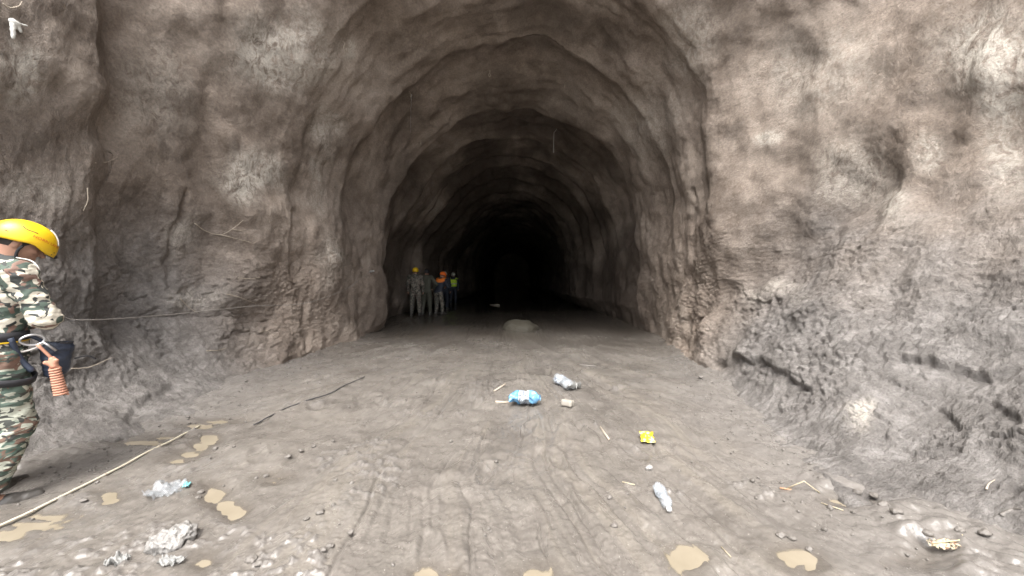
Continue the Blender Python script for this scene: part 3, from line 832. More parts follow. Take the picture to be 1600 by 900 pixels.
def person(loc, heading, J, label, mats, res, group=None, helmet=None, cap=False, seed=0.0, vest=None, wr=0.008, collar=None):
    """J: joints in the person's own frame (x right, y forward, z up)"""
    J = {k: (np.array(v, float) if k not in ('yaw', 'pitch') else v) for k, v in J.items()}
    Hc, HA = J['head'], axes(J['yaw'], J['pitch'])
    hp = lambda x, y, z: Hc + HA @ np.array([x, y, z])
    pel, che, nek = J['pelvis'], J['chest'], J['neck']
    P = [('ell', Hc, (0.077, 0.097, 0.108), HA), ('ell', hp(0, 0.03, -0.062), (0.055, 0.066, 0.058), HA),
         ('cone', nek, hp(0, -0.015, -0.06), 0.062, 0.056), ('cone', pel, che, 0.115, 0.125), ('cone', che, nek, 0.11, 0.06)]
    if res < 0.012:                       # a face
        P += [('cone', hp(0, 0.09, 0.005), hp(0, 0.118, -0.028), 0.008, 0.014, 0.010), ('ell', hp(0, 0.092, 0.022), (0.05, 0.012, 0.012), HA, 0.012),
              ('ell', hp(0, 0.094, -0.062), (0.022, 0.010, 0.007), HA, 0.006), ('ell', hp(0, 0.088, -0.09), (0.022, 0.018, 0.016), HA, 0.015),
              ('ell', hp(0.045, 0.07, -0.02), (0.02, 0.02, 0.016), HA, 0.015), ('ell', hp(-0.045, 0.07, -0.02), (0.02, 0.02, 0.016), HA, 0.015)]
        for s_ in (-1, 1):
            P += [('ell', hp(0.078 * s_, -0.008, -0.012), (0.010, 0.019, 0.032), HA, 0.008)]
    else:
        P += [('cone', hp(0, 0.09, 0.0), hp(0, 0.112, -0.028), 0.01, 0.016, 0.012)]
    jack = [('ell', che + [0, 0, 0.02], (0.20, 0.135, 0.19), None, 0.06), ('ell', (pel + che) / 2, (0.175, 0.13, 0.20), None, 0.06), ('ell', pel + [0, 0, 0.02], (0.185, 0.14, 0.12), None, 0.05),
            ('cone', che + [0, 0, 0.14], nek + (nek - che) * 0.15, 0.10, 0.072, 0.06)]
    tro = [('ell', pel + [0, 0, -0.02], (0.178, 0.135, 0.13), None, 0.05)]
    boots = {}
    for s_, q in ((1, 'r'), (-1, 'l')):
        sh, el, wr_ = J['sh_' + q], J['el_' + q], J['wr_' + q]
        hip, kn, an, to = J['hip_' + q], J['kn_' + q], J['an_' + q], J['toe_' + q]
        P += [('cone', che + [0, 0, 0.1], sh, 0.07, 0.05), ('cone', sh, el, 0.046, 0.04), ('cone', el, wr_, 0.04, 0.027), ('cone', pel, hip, 0.09, 0.085),
              ('cone', hip, kn, 0.078, 0.055), ('cone', kn, an, 0.054, 0.038), ('cone', an, to, 0.036, 0.028)]
        P += hand_prims(wr_, wr_ - el, J['palm_' + q], s_)
        jack += [('cone', che + [0, 0, 0.12], sh, 0.10, 0.082, 0.06), ('cone', sh, el, 0.076, 0.063, 0.03), ('cone', el, wr_ - (wr_ - el) * 0.06, 0.064, 0.046, 0.03)]
        tro += [('cone', hip, kn, 0.108, 0.082, 0.05), ('cone', kn, an + (kn - an) * 0.18, 0.083, 0.068, 0.03)]
        fw = to - an; fw = np.array([fw[0], fw[1], 0]); fw /= np.linalg.norm(fw)
        zt = 0.045
        heel = np.array([an[0], an[1], 0]) - fw * 0.05
        boots[q] = [('cone', an + [0, 0, 0.20], an + [0, 0, 0.0], 0.058, 0.052, 0.03), ('cone', heel + [0, 0, zt], heel + fw * 0.14 + [0, 0, zt + 0.005], 0.044, 0.048, 0.02),
                    ('cone', heel + fw * 0.14 + [0, 0, zt], heel + fw * 0.24 + [0, 0, zt - 0.004], 0.048, 0.04, 0.02), ('cut', (0, 0, 0.002), (0, 0, -1))]
    base = np.array(loc, float)
    V, Q = sdf_mesh(P, res, 0.03)
    root = obj('person', mesh_np('person', V, Q), mats['skin'], label=label, cat='person', group=group)
    root.location = base; root.rotation_euler = (0, 0, -R(heading))
    V, Q = sdf_mesh(jack, res, 0.03, disp=wrinkle(wr, 15, seed)); obj('jacket', mesh_np('jacket', V, Q), mats['jacket'], root)
    V, Q = sdf_mesh(tro, res, 0.03, disp=wrinkle(wr * 1.2, 13, seed + 5)); obj('trousers', mesh_np('trousers', V, Q), mats['trousers'], root)
    for q in 'rl':
        V, Q = sdf_mesh(boots[q], min(res, 0.014), 0.02, disp=wrinkle(0.004, 30, seed)); obj('boot', mesh_np('boot', V, Q), mats['boot'], root)
    if vest is not None:
        vp = [('ell', che + [0, 0, 0.0], (0.222, 0.165, 0.22), None, 0.05), ('ell', (pel + che) / 2, (0.20, 0.155, 0.22), None, 0.05), ('cone', J['sh_r'], J['sh_l'], 0.088, 0.088, 0.04), ('cut', nek + [0, 0, 0.02], (0, 0, 1))]
        V, Q = sdf_mesh(vp, res, 0.03); vo = obj('vest', mesh_np('vest', V, Q), vest, root)
        V, Q = band((pel + che) / 2 + [0, 0, 0.06], np.eye(3), 0.212, 0.165, 0.05, 0.008, 24); obj('reflective_stripe', mesh_np('reflective_stripe', V, Q), M_WHITECORD, vo)
    if collar is not None:
        V, Q = sdf_mesh([('cone', J['sh_r'] * 0.85 + nek * 0.15, J['sh_l'] * 0.85 + nek * 0.15, 0.10, 0.10), ('ell', che + [0, 0, 0.12], (0.20, 0.155, 0.12), None, 0.04)], res, 0.03); obj('shoulder_cape', mesh_np('shoulder_cape', V, Q), collar, root)
    # hair: a close cap on the skull, open over the face
    hair = [('ell', hp(0, -0.012, 0.012), (0.083, 0.095, 0.103), HA), ('cut', hp(0, 0.062, 0), tuple(HA[:, 1])), ('cut', hp(0, -0.02, -0.055), tuple(-HA[:, 2]))]
    V, Q = sdf_mesh(hair, max(res, 0.009), 0.02); obj('hair', mesh_np('hair', V, Q), M_HAIR, root)
    if helmet is not None:
        hb = hp(0, 0.005, 0.022); RR = (0.118, 0.148, 0.128)
        V, Q = helmet_arrays(RR, *((56, 18) if res < 0.012 else (28, 9)))
        ho = obj('helmet', mesh_np('helmet', V @ HA.T + hb, Q), helmet, root)
        for s_ in (-1, 1):              # chin strap
            pts = [hp(0.098 * s_, 0.02, -0.012), hp(0.083 * s_, 0.018, -0.05), hp(0.058 * s_, 0.035, -0.098), hp(0.0, 0.06, -0.126)]
            V, Q = tube_arrays(spline(pts, 16), 0.0075, 8); obj('chin_strap', mesh_np('chin_strap', V, Q), M_BLACK, ho)
        root['_h'] = 1
        person.helm = (ho, HA, hb, RR)
    if cap:
        V, Q = helmet_arrays((0.092, 0.118, 0.10), 28, 9)
        co = obj('cap', mesh_np('cap', V @ HA.T + hp(0, 0, 0.03), Q), M_BLACK, root)
    if '_h' in root: del root['_h']
    return root
# ---- the rescuer by the left wall
NP_ = np.array([-3.37, 2.50]); HEAD_ = 22.0; NSC = 1.07
gz0 = gh(NP_[0], NP_[1])
JN = dict(pelvis=(0, -0.03, 0.97), chest=(0.0, 0.02, 1.27), neck=(0.0, 0.04, 1.475), head=(0.02, 0.10, 1.615), yaw=17, pitch=30,
          sh_r=(0.205, 0.03, 1.42), el_r=(0.275, 0.115, 1.15), wr_r=(-0.03, 0.19, 1.16), palm_r=(-0.3, 0.2, 0.9),
          sh_l=(-0.205, 0.06, 1.42), el_l=(-0.29, 0.08, 1.15), wr_l=(-0.07, 0.155, 1.10), palm_l=(0.3, 0.2, 0.9),
          hip_r=(0.10, -0.02, 0.90), kn_r=(0.12, 0.03, 0.50), an_r=(0.12, -0.10, 0.09), toe_r=(0.16, 0.09, 0.03),
          hip_l=(-0.10, -0.02, 0.90), kn_l=(-0.12, 0.06, 0.50), an_l=(-0.13, -0.04, 0.09), toe_l=(-0.18, 0.14, 0.03))
matsN = dict(skin=M_SKIN, jacket=M_CAMO, trousers=M_CAMO_LEG, boot=M_BOOT)
near_p = person((NP_[0], NP_[1], gz0 - 0.03), HEAD_, JN, 'person in camouflage, yellow lettered helmet and harness, head bent, beside the left wall', matsN, 0.0085, helmet=M_YEL, wr=0.011)
near_p.scale = (NSC,) * 3
ho, HA, hb, RR = person.helm
def hel(a, e, lift=0.002):
    return helmet_pt(np.array(a), np.array(e), np.array(RR) + lift) @ HA.T + hb
# lettering over the right temple
tc = bpy.data.curves.new('lettering', 'FONT'); tc.body = 'HORRI LAMA'; tc.size = 1.0; tc.space_character = 1.05
to = bpy.data.objects.new('lettering', tc); col.objects.link(to)
dg = bpy.context.evaluated_depsgraph_get(); tm = bpy.data.meshes.new_from_object(to.evaluated_get(dg)); bpy.data.objects.remove(to)
tv = np.zeros(len(tm.vertices) * 3); tm.vertices.foreach_get('co', tv); tv = tv.reshape(-1, 3)
tx = (tv[:, 0] - tv[:, 0].min()) / (tv[:, 0].max() - tv[:, 0].min()); ty = tv[:, 1] / 0.73
aa = 1.42 - 1.12 * tx; ee = 0.27 + 0.13 * ty - 0.04 * tx
tv = hel(aa, ee, 0.0025)
tm.vertices.foreach_set('co', tv.ravel()); tm.materials.clear(); tm.update()
obj('lettering', tm, M_RED, ho)
for pts in ([(1.95, 0.62), (1.72, 0.52), (1.35, 0.54)], [(0.42, -0.03), (0.36, -0.02)], [(2.2, 0.1), (2.1, 0.1)]):
    P = np.array([hel(a, e, 0.0) for a, e in pts]); V, Q = tube_arrays(spline(P, 10), 0.0028, 6); obj('vent_slot', mesh_np('vent_slot', V, Q), M_BLACK, ho)
P = np.array([hel(0.35, e, 0.004) for e in np.linspace(0.35, 1.15, 10)]); V, Q = tube_arrays(P, 0.004, 6); obj('edge_trim', mesh_np('edge_trim', V, Q), M_WHITECORD, ho)
V, Q = sdf_mesh([('cone', hel(-0.45, -0.17, -0.012), hel(0.45, -0.17, -0.012), 0.010, 0.010), ('cone', hel(-0.45, -0.17, -0.012), hel(0, -0.2, -0.006), 0.010, 0.012), ('cone', hel(0, -0.2, -0.006), hel(0.45, -0.17, -0.012), 0.012, 0.010)], 0.004, 0.01)
obj('brow_pad', mesh_np('brow_pad', V, Q), M_BLACK, ho)
# harness
pc = np.array(JN['pelvis'])
V, Q = band(pc + [0, 0, 0.075], np.eye(3), 0.187, 0.143, 0.052, 0.011); har = obj('harness_belt', mesh_np('harness_belt', V, Q), M_BLACK, near_p)
V, Q = band(pc + [0, 0, 0.043], np.eye(3), 0.191, 0.147, 0.008, 0.007); obj('yellow_piping', mesh_np('yellow_piping', V, Q), M_YEL, har)
V, Q = sdf_mesh([('cone', pc + [0.193, -0.075, 0.06], pc + [0.193, -0.075, 0.095], 0.012, 0.012), ('cone', pc + [0.18, -0.095, 0.06], pc + [0.18, -0.095, 0.095], 0.012, 0.012)], 0.004, 0.006)
obj('buckle', mesh_np('buckle', V, Q), M_STEEL, har)
for s_, q in ((1, 'r'), (-1, 'l')):
    hip, kn = np.array(JN['hip_' + q]), np.array(JN['kn_' + q])
    c = hip + (kn - hip) * 0.24
    ax = axes(0, 8, -14 * s_)
    V, Q = band(c, ax, 0.121, 0.123, 0.04, 0.009); obj('leg_loop', mesh_np('leg_loop', V, Q), M_BLACK, har)
    V, Q = tube_arrays(spline([pc + [0.19 * s_, 0.03, 0.07], pc + [0.175 * s_, 0.07, -0.06], c + [0.09 * s_, 0.09, 0.02]], 12), 0.016, 8); obj('riser_strap', mesh_np('riser_strap', V, Q), M_NAVY, har)
# white cord over the shoulder
P = [np.array(JN['sh_r']) + q for q in ([-0.10, 0.03, 0.10], [-0.02, 0.065, 0.08], [0.03, 0.078, 0.03], [0.0, 0.085, -0.03], [-0.05, 0.085, -0.08])]
V, Q = tube_arrays(spline(P, 20), 0.004, 8); obj('shoulder_cord', mesh_np('shoulder_cord', V, Q), M_WHITECORD, near_p)
def np_world(v):
    c, s_ = math.cos(-R(HEAD_)), math.sin(-R(HEAD_)); v = np.asarray(v, float) * NSC
    return np.array([c * v[0] - s_ * v[1] + NP_[0], s_ * v[0] + c * v[1] + NP_[1], v[2] + gz0 - 0.03])
for k_ in ('head', 'sh_r', 'el_r', 'pelvis', 'kn_r', 'an_r'):
    print(k_, [round(float(q)) for q in project(np_world(JN[k_]))[:2]])
# things clipped to the belt
a0 = np_world(pc + [0.165, 0.105, 0.06])
cr = a0 + np.array([0.03, 0.0, -0.015])
rt = np.array([0.55, 0.72, 0]) / np.hypot(0.55, 0.72)
tt = np.linspace(0, 2 * math.pi, 40)[:-1]
loop = [cr + rt * (0.052 * math.cos(t)) + np.array([0, 0, 1]) * (0.034 * math.sin(t) * (1 + 0.15 * math.cos(t))) for t in tt] 
loop.append(loop[0]); loop.append(loop[1])
kb = obj('carabiner', None, label='large silver carabiner clipped to the black harness belt', cat='carabiner', loc=tuple(cr)); kb.empty_display_size = 0.05
V, Q = tube_arrays(np.array(loop) - cr, 0.0075, 10, False); obj('ring', mesh_np('ring', V, Q), M_STEEL, kb)
V, Q = tube_arrays(np.array([rt * 0.045 + [0, 0, -0.018], rt * 0.10 + [0, 0, -0.085]]), 0.009, 8); obj('gate_sleeve', mesh_np('gate_sleeve', V, Q), M_STEEL, kb)
V, Q = tube_arrays(spline([rt * -0.10 + [0, 0, -0.03], rt * -0.06 + [0, 0, -0.07], rt * 0.0 + [0, 0, -0.06], rt * 0.045 + [0, 0, -0.03]], 16), 0.006, 8); obj('sling', mesh_np('sling', V, Q), M_WHITECORD, kb)
# coiled cord hanging from the carabiner
k0 = cr + rt * 0.03 + [0.01, -0.02, -0.03]; k1 = cr + rt * 0.085 + [0.02, -0.02, -0.135]; k2 = cr + rt * 0.10 + [0.02, -0.03, -0.20]; k3 = cr + rt * 0.12 + [0.03, -0.03, -0.385]
cc = obj('coiled_cord', None, label='faded orange cord wound into a tight coil, hanging below the carabiner', cat='cord', loc=tuple(k0))
parts = [tube_arrays(spline([k0 - k0, k1 - k0], 6), 0.009, 8)]
hx_ = []
for i in range(20 * 11 + 1):
    f = i / 220; t = i / 20 * 2 * math.pi
    hx_.append(k2 + (k3 - k2) * f + (rt * math.cos(t) + np.array([0.72, -0.55, 0]) / 0.906 * math.sin(t)) * (0.022 + 0.008 * f) - k0)
V, Q = merge(parts); obj('stem', mesh_np('stem', V, Q), M_ORANGECORD, cc)
V, Q = tube_arrays(np.array(hx_), 0.0072, 7); obj('coil', mesh_np('coil', V, Q), M_ORANGECORD, cc)
V, Q = sdf_mesh([('cone', k1 - k0, k2 - k0 + [0, 0, 0.02], 0.018, 0.02), ('cone', k1 - k0 + [0.025, 0, -0.01], k2 - k0 + [-0.02, 0, 0], 0.013, 0.013), ('cone', k1 - k0 - rt * 0.03 - [0, 0, 0.02], k2 - k0 + rt * 0.02, 0.013, 0.013)], 0.005, 0.008); obj('knot', mesh_np('knot', V, Q), M_ORANGECORD, cc)
# pouch on the hip
pp = np_world(pc + [0.145, 0.215, -0.10])
fw_ = np.array([math.sin(R(HEAD_)), math.cos(R(HEAD_)), 0])
V, Q = sdf_mesh([('cone', (0, 0, 0.08), (0, 0, -0.075), 0.062, 0.048), ('cone', fw_ * 0.04 + [0, 0, 0.075], fw_ * 0.03 + [0, 0, -0.065], 0.058, 0.042), ('sub', (0.0, 0, 0.2), tuple(fw_ * 0.03 + [0.0, 0, 0.085]), 0.045)], 0.008, 0.03, disp=wrinkle(0.009, 18, 2))
po = obj('pouch', mesh_np('pouch', V, Q), M_NAVY, label='open dark blue pouch strapped at the hip below the harness belt', cat='pouch', loc=tuple(pp))
V, Q = tube_arrays(np.array([[0.05 * math.cos(t), 0.0, 0] + fw_ * (0.068 * math.sin(t) + 0.018) + [0, 0, 0.112] for t in np.linspace(0, 2 * math.pi, 30)]), 0.008, 8, False); obj('rim', mesh_np('rim', V, Q), M_BLACK, po)
V, Q = tube_arrays(spline([np_world(pc + [0.11, 0.115, 0.075]) - pp, np_world(pc + [0.13, 0.17, 0.03]) - pp, np.array([-0.01, 0, 0.05])], 10), 0.012, 8); obj('hanger_strap', mesh_np('hanger_strap', V, Q), M_NAVY, po)
V, Q = tube_arrays(spline([fw_ * 0.10 + [0, 0, -0.01], fw_ * 0.15 + [0.02, 0, 0.0], fw_ * 0.19 + [0.03, 0, -0.03]], 10), 0.005, 6); obj('loose_strap', mesh_np('loose_strap', V, Q), M_BLACK, po)
print('near person', round(time.time() - T0, 1))

# ---- the team inside the tunnel
M_OLIVE = plain('olive_drab_cloth', (0.06, 0.06, 0.045), 0.85, 0.3, 20, 0.3, 0.01)
M_DARKCLOTH = plain('dark_blue_cloth', (0.03, 0.035, 0.05), 0.85, 0.3, 20, 0.3, 0.01)
M_ORANGE = plain('orange_helmet_plastic', (0.85, 0.16, 0.02), 0.3, 0.05, 12, 0.03, 0.002)
M_ORVEST = plain('orange_vest_cloth', (0.85, 0.22, 0.03), 0.8, 0.1, 30, 0.2, 0.005)
M_PALEH = plain('pale_helmet_plastic', (0.62, 0.6, 0.52), 0.35, 0.08, 12, 0.03, 0.002)
M_HIVIS = plain('yellow_green_vest_cloth', (0.62, 0.85, 0.06), 0.75, 0.08, 30, 0.2, 0.005)
M_CAMO_B = camo('grey_camouflage_cloth', ((0.22, 0.2, 0.165), (0.04, 0.046, 0.036), (0.13, 0.09, 0.07), (0.025, 0.027, 0.025)), 9.0, (1, 1, 1.2))
def stand(walk=0.0, lean=0.0, yaw=0, pitch=0, arms='down'):
    J = dict(pelvis=(0, 0, 0.95), chest=(0, lean * 0.5, 1.26), neck=(0, lean, 1.46), head=(0, lean * 1.2 + 0.03, 1.615), yaw=yaw, pitch=pitch, palm_r=(-1, 0.2, 0), palm_l=(1, 0.2, 0))
    for s_, q in ((1, 'r'), (-1, 'l')):
        w = walk * s_
        J['sh_' + q] = (0.2 * s_, lean * 0.9, 1.42)
        if arms == 'down': J['el_' + q], J['wr_' + q] = (0.27 * s_, lean - 0.04, 1.14), (0.27 * s_, lean + 0.05, 0.88)
        elif arms == 'hips': J['el_' + q], J['wr_' + q] = (0.40 * s_, lean - 0.05, 1.18), (0.22 * s_, lean + 0.10, 1.02)
        else: J['el_' + q], J['wr_' + q] = (0.29 * s_, lean + 0.05, 1.16), (0.14 * s_, lean + 0.27, 1.14)
        J['hip_' + q] = (0.1 * s_, 0, 0.9); J['kn_' + q] = (0.11 * s_, 0.5 * w + 0.02, 0.5); J['an_' + q] = (0.12 * s_, w, 0.09); J['toe_' + q] = (0.14 * s_, w + 0.2, 0.03)
    return J
def team(px, y, heading, J, label, mats, **kw):
    p = at(px, 450, y)
    z = max(gh(p[0], y), -0.05)
    person((p[0], y, z - 0.01), heading, J, label, mats, 0.02, group='rescue team inside the tunnel', wr=0.012, **kw)
    return
cm = dict(skin=M_SKIN, jacket=M_CAMO_B, trousers=M_CAMO_B, boot=M_BOOT)
team(649, 13.9, -4, stand(0.13, 0.02), 'person in camouflage and plain yellow helmet, seen from behind inside the tunnel', cm, helmet=M_YEL, seed=1)
team(666, 14.4, 6, stand(0.08, 0.03, 0, 5, 'hips'), 'person in olive uniform and black cap with arm bent, beside the yellow helmeted figure', dict(cm, jacket=M_OLIVE, trousers=M_OLIVE), cap=True, seed=2)
JB = stand(0.05, 0.16, 20, 25, 'fwd')
for k_ in JB:
    if k_ not in ('yaw', 'pitch') and k_[:3] in ('pel', 'che', 'nek', 'hea', 'sh_', 'el_', 'wr_', 'hip', 'nec'): JB[k_] = (JB[k_][0], JB[k_][1] - (0.06 if k_[:3] in ('pel', 'hip') else 0), JB[k_][2] - 0.09)
team(686, 15.0, 30, JB, 'person in bright orange helmet with orange shoulders leaning forward inside the tunnel', dict(cm, jacket=M_DARKCLOTH), helmet=M_ORANGE, seed=3, collar=M_ORVEST)
team(694, 17.5, 5, stand(0.05, 0.03), 'person in dark clothes and pale helmet, half hidden behind the orange helmeted figure', dict(cm, jacket=M_DARKCLOTH, trousers=M_DARKCLOTH), helmet=M_PALEH, seed=4)
team(708, 20.5, 0, stand(0.04, 0.02), 'person in yellow green reflective vest standing in the tunnel water', dict(cm, jacket=M_DARKCLOTH, trousers=M_DARKCLOTH), helmet=M_PALEH, vest=M_HIVIS, seed=5)
team(699, 22.0, -10, stand(0.05, 0.03), 'person in dark clothes and white helmet, half hidden behind the yellow green vest', dict(cm, jacket=M_DARKCLOTH, trousers=M_DARKCLOTH), helmet=M_PALEH, seed=6)
print('team', round(time.time() - T0, 1))

# ================================================================== things on the walls
def on_wall(pts, lift=0.012):
    out_ = []
    for k, (a, b) in enumerate(pts):
        p, n_ = wall_at(a, b)
        out_.append(p + n_ * (lift if np.isscalar(lift) else lift[k]))
    return out_
def twig(name, label, cat, strands, rad, mat, lift=0.012, group=None):
    ws = [on_wall(p, lift) for p in strands]
    base = ws[0][0]
    o = None
    for k, w in enumerate(ws):
        w = np.array(w) - base
        pts = spline(w, 22)
        L = np.linalg.norm(pts[-1] - pts[0])
        pts = pts + 0.012 * L * np.stack([noise(np.arange(22) * 0.6, k * 3.3, c + base[0] * 9) for c in (1.1, 5.2, 9.3)], 1)
        V, Q = tube_arrays(pts, np.linspace(1, 0.45, 22) * rad, 6)
        if k == 0: o = obj(name, mesh_np(name, V, Q), mat, label=label, cat=cat, group=group, loc=tuple(base))
        else: obj('side_shoot', mesh_np('side_shoot', V, Q), mat, o)
RG = 'roots poking out of the left wall'
twig('root', 'branching pale root with three shoots on the left wall near the tunnel mouth', 'root', [[(305, 352), (325, 365), (345, 365), (365, 357), (381, 347)], [(348, 368), (370, 375), (392, 380)], [(362, 361), (380, 364), (396, 373)]], 0.006, M_TWIG, 0.02, RG)
twig('root', 'short pale slanting root high on the brown left wall', 'root', [[(152, 255), (168, 252), (180, 246)]], 0.006, M_TWIG, [0.0, 0.02, 0.05], RG)
twig('root', 'pale root hanging upright above the yellow helmet on the left wall', 'root', [[(137, 292), (137, 310), (130, 333)]], 0.006, M_TWIG, 0.02, RG)
twig('root', 'thin bowed root just above the wall line on the left wall', 'root', [[(283, 464), (295, 477), (312, 486)]], 0.005, M_TWIG, 0.02, RG)
twig('root', 'straight thin root slanting down towards the wall line, below the branching root', 'root', [[(354, 457), (375, 467), (400, 477)]], 0.006, M_TWIG, 0.02, RG)
twig('root', 'thin level root below the branching root', 'root', [[(372, 432), (390, 433), (408, 437)]], 0.005, M_TWIG, 0.02, RG)
twig('root', 'short root by the broken mud at the tunnel mouth', 'root', [[(406, 518), (420, 520), (432, 523)]], 0.006, M_TWIG, 0.02, RG)
twig('root', 'short thick root stub low on the left wall above the broken crust', 'root', [[(322, 546), (340, 545), (355, 543)]], 0.007, M_TWIG, 0.02, RG)
twig('root', 'long root sticking out of the wall beside the dark blue pouch', 'root', [[(115, 580), (140, 575), (168, 564)]], 0.006, M_TWIG, [0.0, 0.03, 0.08], RG)
twig('root', 'curved loop of root at the top of the left wall above the white rag', 'root', [[(4, 8), (18, 14), (30, 10), (35, 0)]], 0.007, M_TWIG, 0.02, RG)
twig('root', 'brown root lying on the right mud bank beside the dried leaf', 'root', [[(1560, 806), (1580, 800), (1599, 793)]], 0.012, M_CLOD, 0.0)
twig('root', 'thin pale root on the crumbly right bank above the dried leaf', 'root', [[(1540, 764), (1546, 755), (1552, 748)]], 0.005, M_TWIG, 0.01)
wp, wnn = wall_at(868, 205)
V, Q = tube_arrays(np.array([wnn * -0.03, wnn * 0.06, wnn * 0.09 - [0.04, 0, 0.04], wnn * 0.09 - [0.05, 0, 0.3], wnn * 0.09 - [0.05, 0, 0.62]]), 0.008, 6)
obj('wire', mesh_np('wire', V, Q), M_WHITECORD, label='thin white wire hanging straight down from the tunnel crown', cat='wire', loc=tuple(wp))
twig('wire', 'thin grey wire hanging on the left haunch of the tunnel crown', 'wire', [[(644, 148), (643, 165), (643, 186), (643, 208)]], 0.006, M_STEEL, 0.05)
def hook(px, py, label, sz=0.05):
    p, n_ = wall_at(px, py)
    a = np.linspace(0, 1.6 * math.pi, 16)
    s_ = np.cross(n_, [0, 0, 1.0]); s_ /= np.linalg.norm(s_)
    pts = [-n_ * 0.05, n_ * 0.04, n_ * 0.06 - np.array([0, 0, 0.06])] + [n_ * 0.07 + s_ * sz * 0.7 * math.sin(t) + np.array([0, 0, -0.06 - sz + sz * math.cos(t)]) for t in a]
    V, Q = tube_arrays(np.array(pts) * 0.7, 0.007, 7)
    obj('anchor_hook', mesh_np('anchor_hook', V, Q), M_TWIG, label=label, cat='hook', group='anchor hooks in the tunnel roof', loc=tuple(p))
hook(762, 112, 'small pale anchor hook in the middle of the tunnel roof')
hook(880, 132, 'small anchor hook on the dark right haunch of the tunnel roof', 0.03)
hook(643, 146, 'small anchor hook holding the thin grey wire', 0.03)
hook(540, 66, 'pale anchor hook dangling at the brown left edge of the portal arch', 0.07)
hook(658, 222, 'tiny anchor hook above the pale patch on the left of the bore', 0.035)
# line strung along the left wall
hand = np_world(np.array(JN['wr_r']) + [-0.03, 0.06, 0.0])
pts = [hand]
for a, b, x in [(130, 500, -3.02), (250, 493, -3.08), (330, 485, -3.08), (400, 478, -3.1), (480, 473, -3.15), (540, 452, -3.2), (560, 438, -3.2)]:
    y = x * F / (a - 800); p = at(a, b, y); pts.append(p)
hk, hn = wall_at(581, 421); pts.append(hk)
pts = np.array(pts); P = spline(pts, 90)
V, Q = tube_arrays(P - pts[0], 0.0036, 6)
obj('guide_line', mesh_np('guide_line', V, Q), plain('grey_line', (0.15, 0.137, 0.125), 0.7), label='thin grey line strung along the left wall into the tunnel from the near figure', cat='rope', loc=tuple(pts[0]))
V, Q = sdf_mesh([('cone', (0, 0, 0), tuple(hn * 0.10), 0.03, 0.02)], 0.01, 0.01)
obj('anchor_bolt', mesh_np('anchor_bolt', V, Q), M_STEEL, label='small metal anchor bolt on the tunnel wall at the end of the thin line', cat='bolt', loc=tuple(hk))
# white rag caught on the wall
rw = [on_wall([q], 0.03)[0] for q in ((19, 33), (20, 60), (25, 34), (30, 49), (41, 38))]
b0 = rw[0]; rw = [q - b0 for q in rw]
V, Q = sdf_mesh([('cone', rw[0], rw[1], 0.022, 0.012), ('cone', rw[2], rw[3], 0.02, 0.012), ('cone', rw[0], rw[2], 0.022, 0.02), ('cone', rw[2], rw[4], 0.012, 0.006)], 0.006, 0.012, disp=wrinkle(0.004, 22, 1))
obj('rag', mesh_np('rag', V, Q), plain('white_cloth', (0.6, 0.6, 0.57), 0.8, 0.1, 40, 0.3, 0.004), label='torn white rag caught high on the left wall', cat='rag', loc=tuple(b0))

# ================================================================== things on the floor
def flat_path(pix, lift):
    return np.array([floor_px(a, b) + [0, 0, lift] for a, b in pix])
# rope and cable
P = spline(flat_path([(-60, 853), (0, 825), (60, 797), (130, 762), (200, 726), (260, 696), (312, 669)], 0.012), 60)
P[:, 2] = np.maximum(P[:, 2], [gh(q[0], q[1]) + 0.008 for q in P])
P[:, 2] = np.convolve(np.pad(P[:, 2], 4, mode='edge'), np.ones(9) / 9, 'valid')
V, Q = tube_arrays(P - P[0], 0.0085, 8)
rp = obj('rope', mesh_np('rope', V, Q), plain('pale_rope_fibre', (0.47, 0.43, 0.34), 0.75, 0.25, 80, 0.5, 0.004), label='long straight pale rope lying on the mud along the left bank', cat='rope', loc=tuple(P[0]))
for i in (18, 34, 47):
    V, Q = tube_arrays(P[i] - P[0] + (P[i + 1] - P[i]) * np.array([[0.0], [0.3]]), 0.0105, 8); obj('tape_band', mesh_np('tape_band', V, Q), M_TWIG, rp)
P = spline(flat_path([(396, 667), (415, 657), (450, 640), (480, 625), (515, 613), (540, 603), (570, 590)], 0.006), 50)
P[:, 2] = np.convolve(np.pad([gh(q[0], q[1]) + 0.014 for q in P], 5, mode='edge'), np.ones(11) / 11, 'valid')
V, Q = tube_arrays(P - P[0], 0.006, 7)
obj('cable', mesh_np('cable', V, Q), M_BLACK, label='thin dark cable half sunk in the mud leading towards the tunnel', cat='cable', loc=tuple(P[0]))

def plastic(name, c, alpha, rough=0.16):
    m = NT(name); v = m.coord()
    cc_ = m.mix(m.noise(v, 60, 3), tuple(x * 0.75 for x in c), c)
    return m.out(cc_, rough, m.bump(m.noise(v, 45, 3), 0.5, 0.008), Alpha=alpha, **{'Specular IOR Level': 0.6})
M_CLEAR = plastic('clear_plastic', (0.5, 0.54, 0.58), 0.42)
M_BLUE = plastic('blue_plastic', (0.16, 0.38, 0.62), 0.8)
M_BLUEWHITE = plastic('white_label_film', (0.5, 0.55, 0.6), 0.8, 0.3)
M_CAPW = plain('white_cap_plastic', (0.6, 0.6, 0.6), 0.4, 0.05)
M_INK = plain('grey_label_print', (0.12, 0.13, 0.16), 0.5, 0.2)
BOT = [(0, 0.001), (0.003, 0.028), (0.012, 0.036), (0.03, 0.038), (0.05, 0.037), (0.06, 0.0385), (0.075, 0.037), (0.085, 0.0385), (0.1, 0.037), (0.115, 0.035), (0.125, 0.031), (0.135, 0.035), (0.15, 0.038), (0.17, 0.0385),
       (0.185, 0.037), (0.2, 0.0345), (0.212, 0.029), (0.222, 0.021), (0.23, 0.0145), (0.238, 0.0135), (0.242, 0.0155)]
